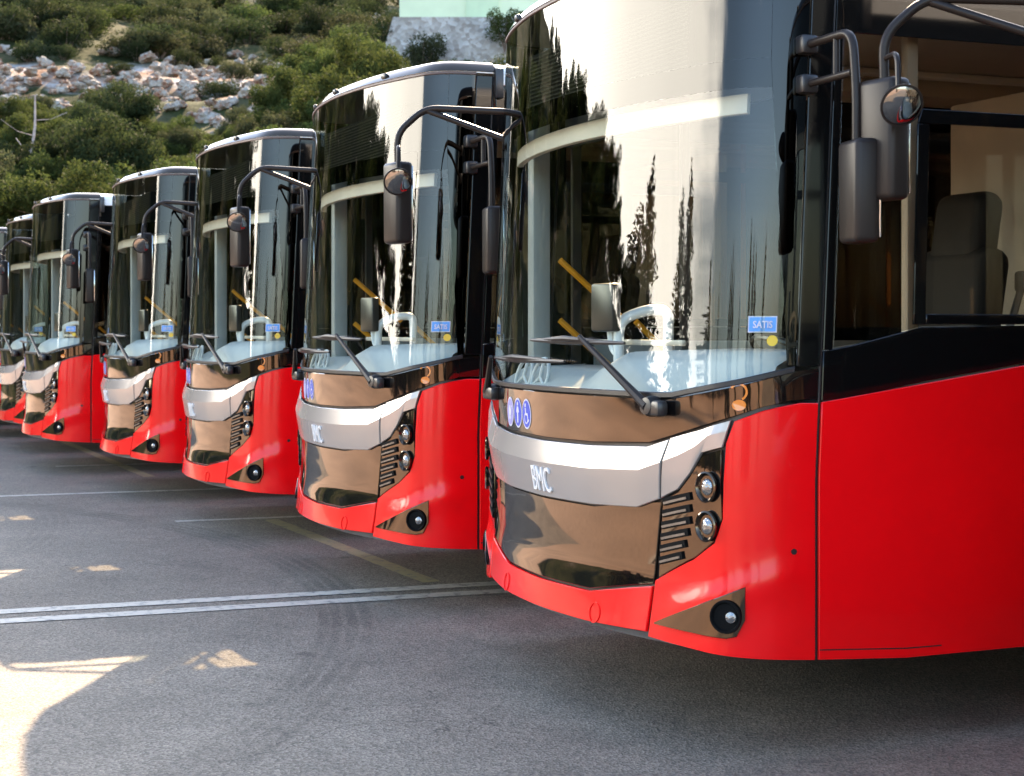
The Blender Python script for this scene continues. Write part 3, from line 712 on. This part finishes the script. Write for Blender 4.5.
def line(x0, y0, x1, y1, wd, m):
    a = Vector((x0, y0)); b = Vector((x1, y1)); t = (b-a).normalized(); q = Vector((-t.y, t.x))*wd/2
    n = 24; L1, L2 = [], []
    for i in range(n+1):
        p = a+(b-a)*i/n; j = Vector((random.uniform(-.006, .006), random.uniform(-.006, .006)))
        L1.append(tuple(p+q+j)); L2.append(tuple(p-q+j))
    o = from_lists('parking_line', [(x, y, .004) for x, y in L1+L2], [(i+n+1, i+n+2, i+1, i) for i in range(n)], m); tag(o, kind='structure')
line(-3.10, -7, -2.93, 11, .15, wpaint); line(-2.78, -7, -2.63, 11, .15, wpaint)
line(-7.15, -.2, -6.95, 11, .10, wpaint); line(-9.9, -2.5, -9.7, 11, .12, wpaint); line(-13.3, -.4, -13.2, 11, .12, wpaint)
line(-7.0, .55, -3.22, .62, .12, ypaint); line(-22, .2, -11.5, .35, .12, ypaint)

# ------------------------------------------------------------------ hillside
VALLEY = R(14)
def hill_h(x, y):
    dx, dy = x-CAM.x, y-CAM.y; r_ = math.hypot(dx, dy); ph = math.atan2(-dy, -dx)          # 0 = -X, + towards -Y
    if ph < R(-95) or ph > R(120): return 0
    e = float(np.interp(math.degrees(math.atan2(-dy, -dx)), [-95, -80, 5, 12, 17, 24, 29, 36, 42, 45, 47, 120], [0, 14, 14, 12.8, 11.4, 9.8, 8.8, 5.6, 3.2, 2.2, .2, 0]))
    h = max(0, r_-46); h = .30*h*h/(h+7)
    h = h if h < 60 else 60+(h-60)*.5
    cap = r_*math.tan(math.radians(e)); k = min(1, cap/12); h = h if h < cap else cap+(h-cap)*.04
    nzv = mnoise.fractal(Vector((x*.025, y*.025, 0)), .9, 2.1, 5)*3.0*min(1, h/10)+mnoise.fractal(Vector((x*.12, y*.12, 3)), .9, 2.1, 4)*.8*min(1, h/6)
    return max(0, h+nzv*k)
def make_hill():
    nr_, na = 130, 300; V = []; F = []
    rs = 44*(330/44)**(np.linspace(0, 1, nr_))
    for i in range(nr_):
        for k in range(na):
            ph = R(-100)+R(215)*k/(na-1); x = CAM.x-rs[i]*math.cos(ph); y = CAM.y-rs[i]*math.sin(ph)
            V.append((x, y, hill_h(x, y)-.25))
    for i in range(nr_-1):
        for k in range(na-1): F.append((i*na+k, (i+1)*na+k, (i+1)*na+k+1, i*na+k+1))
    m, n, l, b = nodes_mat('hill_soil')
    tcn = n.new('ShaderNodeTexCoord')
    def nz_(sc, d=6, ro=.6):
        t = n.new('ShaderNodeTexNoise'); t.inputs['Scale'].default_value = sc; t.inputs['Detail'].default_value = d; t.inputs['Roughness'].default_value = ro; l.new(tcn.outputs['Object'], t.inputs['Vector']); return t.outputs['Fac']
    def ramp(v, stops):
        r_ = n.new('ShaderNodeValToRGB'); l.new(v, r_.inputs[0]); e = r_.color_ramp.elements
        while len(e) < len(stops): e.new(.5)
        for q, (p, c) in zip(e, stops): q.position = p; q.color = (*c, 1)
        return r_.outputs[0]
    veg = ramp(nz_(.22, 8), [(.36, (.022, .030, .010)), (.5, (.042, .052, .018)), (.62, (.08, .075, .04)), (.72, (.22, .20, .17))])
    rock = ramp(nz_(.45, 8, .7), [(.34, (.16, .075, .04)), (.46, (.30, .20, .14)), (.55, (.40, .37, .34)), (.72, (.50, .48, .45))])
    at = n.new('ShaderNodeAttribute'); at.attribute_name = 'scree'
    ad_ = n.new('ShaderNodeMath'); ad_.operation = 'ADD'; l.new(at.outputs['Fac'], ad_.inputs[0]); l.new(nz_(.12, 6), ad_.inputs[1])
    mr_ = n.new('ShaderNodeMapRange'); mr_.inputs['From Min'].default_value = .95; mr_.inputs['From Max'].default_value = 1.08; l.new(ad_.outputs[0], mr_.inputs['Value'])
    x = n.new('ShaderNodeMix'); x.data_type = 'RGBA'; l.new(mr_.outputs[0], x.inputs['Factor']); l.new(veg, x.inputs['A']); l.new(rock, x.inputs['B'])
    l.new(x.outputs['Result'], b.inputs['Base Color']); b.inputs['Roughness'].default_value = .95; b.inputs['Specular IOR Level'].default_value = .1
    bp = n.new('ShaderNodeBump'); bp.inputs['Strength'].default_value = .8; bp.inputs['Distance'].default_value = .5; l.new(nz_(1.3, 8, .7), bp.inputs['Height']); l.new(bp.outputs[0], b.inputs['Normal'])
    o = from_lists('hillside', V, F, m, None, 60); tag(o, kind='structure')
    at_ = o.data.attributes.new('scree', 'FLOAT', 'POINT')
    vals = []
    for (x_, y_, z_) in V:
        r_ = math.hypot(x_-CAM.x, y_-CAM.y); el = (z_-1.55)/r_
        vals.append(.70*math.exp(-((el-.144)/.013)**2))
    at_.data.foreach_set('value', vals)
make_hill()
def at(px, r_):
    """a point on the hill seen in image column px at distance r_"""
    t = (px-512)/1700; f = Vector((-.92705, .37494)); q = Vector((.37494, .92705)); d = (f+q*t).normalized()
    x, y = CAM.x+d.x*r_, CAM.y+d.y*r_; return x, y, hill_h(x, y)-.25

# ------------------------------------------------------------------ vegetation
def leaf_mat(name, c0, c1, trans=.42):
    m, n, l, b = nodes_mat(name)
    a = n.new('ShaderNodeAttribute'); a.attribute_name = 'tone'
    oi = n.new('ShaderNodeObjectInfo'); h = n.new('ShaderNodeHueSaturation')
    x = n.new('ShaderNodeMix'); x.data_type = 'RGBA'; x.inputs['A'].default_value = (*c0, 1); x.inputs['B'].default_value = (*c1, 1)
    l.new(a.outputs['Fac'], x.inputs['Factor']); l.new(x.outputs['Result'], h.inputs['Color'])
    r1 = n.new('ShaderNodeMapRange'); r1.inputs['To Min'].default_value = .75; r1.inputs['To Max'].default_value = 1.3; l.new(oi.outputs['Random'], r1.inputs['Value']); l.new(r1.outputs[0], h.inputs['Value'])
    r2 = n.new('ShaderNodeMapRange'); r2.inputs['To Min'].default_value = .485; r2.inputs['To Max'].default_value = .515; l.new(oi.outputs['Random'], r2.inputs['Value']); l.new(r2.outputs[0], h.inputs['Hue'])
    l.new(h.outputs[0], b.inputs['Base Color']); b.inputs['Roughness'].default_value = .8; b.inputs['Specular IOR Level'].default_value = .06
    tr = n.new('ShaderNodeBsdfTranslucent'); l.new(h.outputs[0], tr.inputs['Color'])
    ms = n.new('ShaderNodeMixShader'); ms.inputs[0].default_value = trans
    l.new(b.outputs[0], ms.inputs[1]); l.new(tr.outputs[0], ms.inputs[2]); l.new(ms.outputs[0], n['Material Output'].inputs['Surface'])
    return m
lm_pine = leaf_mat('pine_leaf', (.026, .040, .012), (.080, .100, .026))
lm_dark = leaf_mat('dark_leaf', (.015, .024, .010), (.045, .056, .020))
lm_olive = leaf_mat('olive_leaf', (.028, .034, .016), (.070, .076, .034))
lm_cyp = leaf_mat('cypress_leaf', (.022, .030, .010), (.075, .070, .022), .15)
bark = mat('bark', (.14, .10, .075), .9, var=(6, .3), bump=(12, .5, .03))
bark_p = mat('pale_bark', (.42, .34, .30), .9, var=(6, .25), bump=(12, .5, .03))
def leaves(name, clumps, per, size, m, flat=1.0):
    """clumps: (centre, radii); many small leaf quads in each clump's outer volume"""
    C = []; T = []; D = []
    for (c, rad) in clumps:
        n_ = int(per*(rad[0]*rad[1]*rad[2])**(1/1.5)) if per > 0 else int(-per)
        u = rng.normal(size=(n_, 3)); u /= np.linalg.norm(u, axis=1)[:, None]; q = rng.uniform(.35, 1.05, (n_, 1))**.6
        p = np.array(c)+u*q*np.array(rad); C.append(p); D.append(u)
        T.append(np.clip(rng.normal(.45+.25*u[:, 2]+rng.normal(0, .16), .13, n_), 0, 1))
    C = np.vstack(C); T = np.concatenate(T); D = np.vstack(D); n_ = len(C)
    a = D+rng.normal(0, .8, (n_, 3)); a /= np.linalg.norm(a, axis=1)[:, None]
    h = rng.normal(size=(n_, 3)); x = np.cross(a, h); x /= np.linalg.norm(x, axis=1)[:, None]; y = np.cross(a, x)
    s = size*rng.uniform(.55, 1.35, (n_, 1))
    V = np.stack([C-x*s*.5, C-y*s*.28+x*s*.05, C+x*s*.6, C+y*s*.30], 1).reshape(-1, 3)
    me = bpy.data.meshes.new(name); me.vertices.add(4*n_); me.vertices.foreach_set('co', V.ravel()); me.loops.add(4*n_); me.loops.foreach_set('vertex_index', np.arange(4*n_)); me.polygons.add(n_)
    me.polygons.foreach_set('loop_start', np.arange(0, 4*n_, 4)); me.polygons.foreach_set('loop_total', np.full(n_, 4))
    me.update(calc_edges=True)
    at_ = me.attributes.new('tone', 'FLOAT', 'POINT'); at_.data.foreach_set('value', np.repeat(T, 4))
    me.materials.append(m); return me
def trunk_mesh(h, r0, limbs, seed, lean=.15):
    rr = random.Random(seed); b = MB()
    pts = [Vector((lean*math.sin(i*.9+seed)*i/6, lean*math.cos(i*.7+seed)*i/6, h*i/6)) for i in range(7)]
    b.tube(pts, [r0*(1-.8*i/6) for i in range(7)], 8)
    ends = []
    for k in range(limbs):
        f = .35+.6*k/limbs; i = min(5, int(f*6)); p = pts[i].lerp(pts[i+1], f*6-i); an = k*2.4+rr.uniform(-.4, .4); ln = h*(.42*(1.15-f))+.5
        e = p+Vector((math.cos(an)*ln, math.sin(an)*ln, ln*rr.uniform(.15, .5))); mid = (p+e)/2+Vector((0, 0, -.08*ln))
        b.tube([p, mid, e], [r0*.38*(1.1-f), r0*.22*(1.1-f), r0*.08], 6); ends.append((mid, e))
    me = bpy.data.meshes.new('trunk'); bmesh.ops.recalc_face_normals(b.bm, faces=b.bm.faces); b.bm.to_mesh(me); b.bm.free(); me.materials.append(bark)
    return me, ends, pts
def make_pine(seed, h, m, spread=1.0):
    me, ends, pts = trunk_mesh(h*.92, .16*h/6, 13, seed); rr = random.Random(seed+50); cl = []
    for mid, e in ends:
        for p, s in ((e, 1.0), (mid.lerp(e, .5), .8)):
            k = rr.uniform(.55, 1.0)*h/6*spread*s; cl.append(((p.x, p.y, p.z+.1), (k, k, k*rr.uniform(.5, .75))))
            for _ in range(2): cl.append(((p.x+rr.uniform(-.9, .9)*k, p.y+rr.uniform(-.9, .9)*k, p.z+rr.uniform(-.2, .7)*k), (k*.55, k*.55, k*.4)))
    t = pts[-1]; cl.append(((t.x, t.y, t.z), (.5*h/6, .5*h/6, .7*h/6)))
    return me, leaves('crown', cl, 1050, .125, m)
def make_bush(seed, m):
    rr = random.Random(seed); cl = [((0, 0, .5), (.8, .8, .6))]
    for k in range(9):
        a = k*2.4; q = rr.uniform(.4, 1.0); s = rr.uniform(.35, .65); cl.append(((math.cos(a)*q, math.sin(a)*q, rr.uniform(.3, 1.1)), (s, s, s*.85)))
    b = MB()
    for k in range(5):
        a = k*1.26; b.tube([(0, 0, -.3), (math.cos(a)*.3, math.sin(a)*.3, .4), (math.cos(a)*.7, math.sin(a)*.7, .9)], [.05, .035, .01], 6)
    me = bpy.data.meshes.new('stem'); bmesh.ops.recalc_face_normals(b.bm, faces=b.bm.faces); b.bm.to_mesh(me); b.bm.free(); me.materials.append(bark)
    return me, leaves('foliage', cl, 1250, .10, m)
def make_cypress(seed, h, r_):
    rr = random.Random(seed); cl = []
    for i in range(34):
        f = (i+.5)/34; wd = r_*min(1, f*5+.35)*(1-f)**.55*rr.uniform(.8, 1.15)+.06; a = rr.uniform(0, 6.28)
        cl.append(((math.cos(a)*wd*.35, math.sin(a)*wd*.35, .4+f*(h-.6)), (wd*.8, wd*.8, h/22)))
    b = MB(); b.tube([(0, 0, -.2), (0, 0, h*.5), (0, 0, h*.92)], [.14, .09, .02], 8)
    me = bpy.data.meshes.new('trunk'); bmesh.ops.recalc_face_normals(b.bm, faces=b.bm.faces); b.bm.to_mesh(me); b.bm.free(); me.materials.append(bark)
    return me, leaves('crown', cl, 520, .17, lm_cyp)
def plant(name, parts, loc, sc, rz, label, cat, group, names=('trunk', 'crown')):
    e = empty(name, loc, rz); e.scale = sc if isinstance(sc, tuple) else (sc, sc, sc); tag(e, label, cat, group)
    for nm, me in zip(names, parts):
        o = bpy.data.objects.new(nm, me); COL.objects.link(o); o.parent = e
    return e
PINES = [make_pine(1, 6, lm_pine), make_pine(2, 6.5, lm_pine, 1.15), make_pine(3, 5.5, lm_pine, 1.2), make_pine(4, 6, lm_dark, 1.1), make_pine(5, 6, lm_olive, 1.05)]
BUSH = [make_bush(11, lm_dark), make_bush(12, lm_olive), make_bush(13, lm_dark), make_bush(14, lm_pine)]
PL = [('light green pine tree in the belt of trees behind the buses', 'light pines on the lower slope'), ('dark dense evergreen tree among the lighter pines behind the buses', 'dark evergreens on the lower slope'), ('dull olive green tree among the pines behind the buses', 'olive green trees on the lower slope')]
def pine_at(px, r_, sc, k, ytop=None):
    x, y, z = at(px, r_); q = 0 if k < 3 else k-2
    if ytop is not None:
        sc = (1.55+(331.2-ytop)/1700*r_-z)/6.2
        if sc < .25: return
        sc = min(sc, 1.5)
    plant('pine_tree' if k < 3 else ('evergreen_tree' if k == 3 else 'olive_tree'), PINES[k], (x, y, z-.2), (sc*.98, sc*.98, sc*random.choice([1, 1, 1.18])), random.uniform(0, 6.28), PL[q][0], 'tree', PL[q][1])
rr = random.Random(5)
# the belt of trees: from the left edge to where the nearest bus hides the hill
TOP = lambda px: float(np.interp(px, [-80, 0, 60, 110, 150, 200, 240, 275, 310, 350, 385, 420, 600], [116, 114, 108, 104, 114, 121, 112, 92, 58, 40, 60, 80, 88]))
for row, (r0, n_, dy) in enumerate(((55, 15, 54), (60, 17, 42), (65, 19, 30), (70, 21, 19), (76, 23, 8), (83, 22, 0))):
    for i in range(n_):
        px = -60+640*(i+rr.uniform(.15, .85))/n_
        pine_at(px, r0+rr.uniform(-3, 3), 1, rr.choice([0, 1, 2, 0, 1, 2, 0, 3, 4]), TOP(px)+dy*(1.0 if px < 260 else 1.6)+rr.uniform(-7, 12))
for px, r_, k, yt in ((104, 74, 3, 92), (124, 75, 3, 84), (92, 72, 3, 104), (345, 93, 0, 32), (318, 90, 1, 52), (300, 96, 2, 62), (362, 95, 1, 50), (280, 98, 2, 80), (375, 92, 0, 66)):
    pine_at(px, r_, 1, k, yt)
# scrub on the upper slope
for i in range(290):
    px = rr.uniform(-70, 560); r_ = rr.uniform(98, 185) if i < 200 else rr.uniform(118, 160)
    if r_ < 122 and px < 290 and rr.random() < .66: continue
    if 380 < px < 540 and 100 < r_ < 140: continue
    x, y, z = at(px, r_); k = rr.choice([0, 0, 0, 2, 2, 2, 1, 1, 3])
    lab = [('dark green bush on the rocky upper slope', 'dark bushes on the slope'), ('grey olive bush on the rocky upper slope', 'olive bushes on the slope'), ('dark green bush on the rocky upper slope', 'dark bushes on the slope'), ('bright green bush on the rocky upper slope', 'bright bushes on the slope')][k]
    plant('bush', BUSH[k], (x, y, z), tuple(q*(.55 if r_ < 122 and px < 290 else 1) for q in (rr.uniform(1.2, 2.4), rr.uniform(1.2, 2.4), rr.uniform(1.0, 2.1))), rr.uniform(0, 6.28), lab[0], 'bush', lab[1], ('stem', 'foliage'))
for i in range(70):            # the shoulder of the hill beyond the left edge (seen in the windscreens)
    ph = R(rr.uniform(1, 44)); r_ = rr.uniform(52, 150); x, y = CAM.x-r_*math.cos(ph), CAM.y-r_*math.sin(ph)
    k = rr.choice([0, 1, 3, 3]); z = hill_h(x, y)-.4
    plant('pine_tree' if k < 3 else 'evergreen_tree', PINES[k], (x, y, z), rr.uniform(.8, 1.3), rr.uniform(0, 6.28), 'tree on the shoulder of the hill past the left edge of the row', 'tree', 'trees on the hill shoulder')
# rocks
rock_m, n, l, b = nodes_mat('limestone')
tcn = n.new('ShaderNodeTexCoord'); t = n.new('ShaderNodeTexNoise'); t.inputs['Scale'].default_value = 1.3; t.inputs['Detail'].default_value = 6; t.inputs['Roughness'].default_value = .7
gp = n.new('ShaderNodeNewGeometry'); l.new(gp.outputs['Position'], t.inputs['Vector'])
r_ = n.new('ShaderNodeValToRGB'); e = r_.color_ramp.elements; e.new(.5); e.new(.6)
for q, (p, c) in zip(e, [(.38, (.20, .085, .045)), (.46, (.26, .18, .125)), (.53, (.31, .275, .23)), (.7, (.40, .365, .315))]): q.position = p; q.color = (*c, 1)
l.new(t.outputs['Fac'], r_.inputs[0]); l.new(r_.outputs[0], b.inputs['Base Color']); b.inputs['Roughness'].default_value = .9
def rock_mesh(seed):
    bm = bmesh.new(); bmesh.ops.create_icosphere(bm, subdivisions=3, radius=1)
    for v in bm.verts:
        p = v.co.normalized(); k = 1+.55*mnoise.fractal(p*1.3+Vector((seed*3.1, 0, 0)), .8, 2.2, 4)+.12*mnoise.cell(p*2.6+Vector((seed, 0, 0)))
        v.co = p*k
    me = bpy.data.meshes.new('rock'); bm.to_mesh(me); bm.free(); me.materials.append(rock_m); return me
ROCKS = [rock_mesh(i) for i in range(5)]
for i in range(280):
    px = rr.uniform(-30, 290) if i < 225 else rr.uniform(280, 400); el = rr.gauss(.147 if rr.random() < .7 else .132, .007) if i < 225 else rr.gauss(.155, .025)
    lo, hi = 70, 190
    for _ in range(22):
        mid = (lo+hi)/2; x, y, z = at(px, mid)
        if (z+.25-1.55)/mid < el: lo = mid
        else: hi = mid
    o = bpy.data.objects.new('rock', random.choice(ROCKS)); COL.objects.link(o); s_ = rr.uniform(.11, .32)*rr.choice([1, 1, 1.4])
    o.location = (x, y, z+.2); o.scale = (s_*1.5, s_*1.5, s_*.9); o.rotation_euler = (rr.uniform(-.4, .4), rr.uniform(-.4, .4), rr.uniform(0, 6.28))
    tag(o, 'weathered white limestone rock in the rocky band across the hillside', 'rock', 'white rocks on the hillside')
# bare grey tree at the left
x, y, z = at(27, 62)
me, ends, pts = trunk_mesh(6.3, .13, 7, 9, .3); me.materials.clear(); me.materials.append(bark_p)
e = empty('bare_tree', (x, y, z)); tag(e, 'bare dead tree with pale trunk and stub branches at the left edge', 'tree')
o = bpy.data.objects.new('trunk', me); COL.objects.link(o); o.parent = e
# retaining wall and green building on the hill
def stone():
    m, n, l, b = nodes_mat('rubble_stone'); tcn = n.new('ShaderNodeTexCoord')
    v = n.new('ShaderNodeTexVoronoi'); v.inputs['Scale'].default_value = 3.6; l.new(tcn.outputs['Object'], v.inputs['Vector'])
    sp = n.new('ShaderNodeSeparateColor'); l.new(v.outputs['Color'], sp.inputs[0])
    r_ = n.new('ShaderNodeValToRGB'); l.new(sp.outputs[0], r_.inputs[0]); e = r_.color_ramp.elements
    e.new(.6); 
    for q, (p, c) in zip(e, [(0, (.34, .29, .24)), (.6, (.50, .46, .40)), (1, (.62, .58, .52))]): q.position = p; q.color = (*c, 1)
    t = n.new('ShaderNodeTexNoise'); t.inputs['Scale'].default_value = .5; t.inputs['Detail'].default_value = 6; l.new(tcn.outputs['Object'], t.inputs['Vector'])
    x = n.new('ShaderNodeMix'); x.data_type = 'RGBA'; x.blend_type = 'MULTIPLY'; x.inputs['Factor'].default_value = .6; l.new(r_.outputs[0], x.inputs['A']); l.new(t.outputs['Fac'], x.inputs['B'])
    l.new(x.outputs['Result'], b.inputs['Base Color']); b.inputs['Roughness'].default_value = .95
    bp = n.new('ShaderNodeBump'); bp.inputs['Distance'].default_value = .08; l.new(v.outputs['Distance'], bp.inputs['Height']); l.new(bp.outputs[0], b.inputs['Normal'])
    return m
t_ = 118.0
d0 = Vector((-.92705, .37494, 0)); q0 = Vector((.37494, .92705, 0))
cx = Vector((CAM.x, CAM.y, 0))+d0*t_
def hp(px, y, back=0): return cx+q0*((px-512)/1700*t_)+d0*back+Vector((0, 0, 1.55+(331.2-y)/1700*t_))
A = hp(392, 17); Bq = hp(640, 17); zt = A.z; zb_ = hp(0, 85).z
V = [hp(376, 85, -1.2), hp(640, 85, -1.2), hp(640, 17), hp(393, 17), hp(376, 85, 12), hp(640, 85, 12), hp(640, 17, 12), hp(393, 17, 12)]
V = [tuple(v) for v in V]
WL = from_lists('retaining_wall', V, [(0, 1, 2, 3), (7, 6, 5, 4), (0, 3, 7, 4), (1, 5, 6, 2), (3, 2, 6, 7), (0, 4, 5, 1)], stone())
tag(WL, 'sloping rubble stone retaining wall below the pale green building', 'wall')
GB = empty('green_building', tuple(hp(480, 17, 5))); rz = math.atan2(q0.y, q0.x); GB.rotation_euler = (0, 0, rz)
tag(GB, 'pale green building on top of the stone wall at the top of the photo', 'building')
gm = mat('green_render', (.62, .70, .47), .8, var=(.4, .10)); gd = mat('green_door', (.52, .64, .41), .6, var=(.6, .1))
wpx = lambda px: (px-480)/1700*t_
b = MB(); b.box(((wpx(398)+wpx(640))/2, 1.0, 3.0), (wpx(640)-wpx(398), 9, 6.0)); b.build('wall', gm, GB)
b = MB(); b.box(((wpx(398)+wpx(640))/2, 1.0, 6.15), (wpx(640)-wpx(398)+.6, 9.6, .3)); b.build('roof', mat('pale_concrete', (.4, .38, .35), .8, var=(.6, .1)), GB)
b = MB(); b.box((wpx(482), -3.56, 1.35), (2.3, .10, 3.0)); b.build('door', gd, GB)
for px in (420, 540):
    b = MB(); b.box((wpx(px), -3.55, 4.0), (1.4, .08, 1.4)); b.build('window', mat('dark_pane', (.05, .06, .06), .1, var=(2, .2)), GB)
for px, y_, s_, k, lab in ((424, 52, 1.9, 1, 'olive bush growing against the stone retaining wall'), (505, 26, 1.8, 3, 'green bush at the right end of the stone retaining wall'), (462, 66, 1.3, 3, 'low bright bush at the foot of the stone retaining wall')):
    p = hp(px, y_+14, -2.2); plant('bush', BUSH[k], tuple(p-Vector((0, 0, .6))), (s_*.8, s_*.8, s_), 1.0, lab, 'bush', None, ('stem', 'foliage'))

# ------------------------------------------------------------------ across the lot: cypresses and a hedge, mirrored in the windscreens
CYP = [make_cypress(21, 9, .95), make_cypress(22, 9, .8), make_cypress(23, 9, .65)]
for i, (ph, D, h_, k) in enumerate([(49.2, 25, 5.4, 0), (51.8, 25, 6.2, 0), (59.4, 26, 6.0, 1), (61.8, 25, 6.3, 0), (66, 30, 5.2, 2), (78, 30, 5.0, 2), (106, 32, 6.6, 0), (110, 33, 7.2, 1), (114, 32, 6.4, 0), (128, 31, 5.4, 2), (145, 30, 6.6, 1), (150, 31, 6.2, 0), (154, 32, 6.0, 0), (168, 34, 6.4, 2)]):
    x, y, s_ = -D*math.cos(R(ph)), -D*math.sin(R(ph)), h_/9
    s_, D = (s_*.62, D*.62) if ph > 100 else (s_, D); x, y = -D*math.cos(R(ph)), -D*math.sin(R(ph)); wd = 3.1 if ph < 55 else 1.9 if ph < 70 else 3.0; s_ = (s_*wd, s_*wd, s_)
    plant('cypress_tree', CYP[k], (x, y, 0), s_, i*1.7, 'slim dark cypress tree across the lot, seen mirrored in the windscreens', 'tree', 'cypresses across the lot')
for i in range(26):
    x = -46+62*i/26; y = -38-.10*(x+46)+rr.uniform(-1, 1)
    plant('hedge_bush', BUSH[i % 4], (x, y, -.1), (2.0, 1.6, rr.uniform(.9, 1.7)), i, 'leafy bush in the hedge across the lot behind the cypresses', 'bush', 'hedge across the lot', ('stem', 'foliage'))
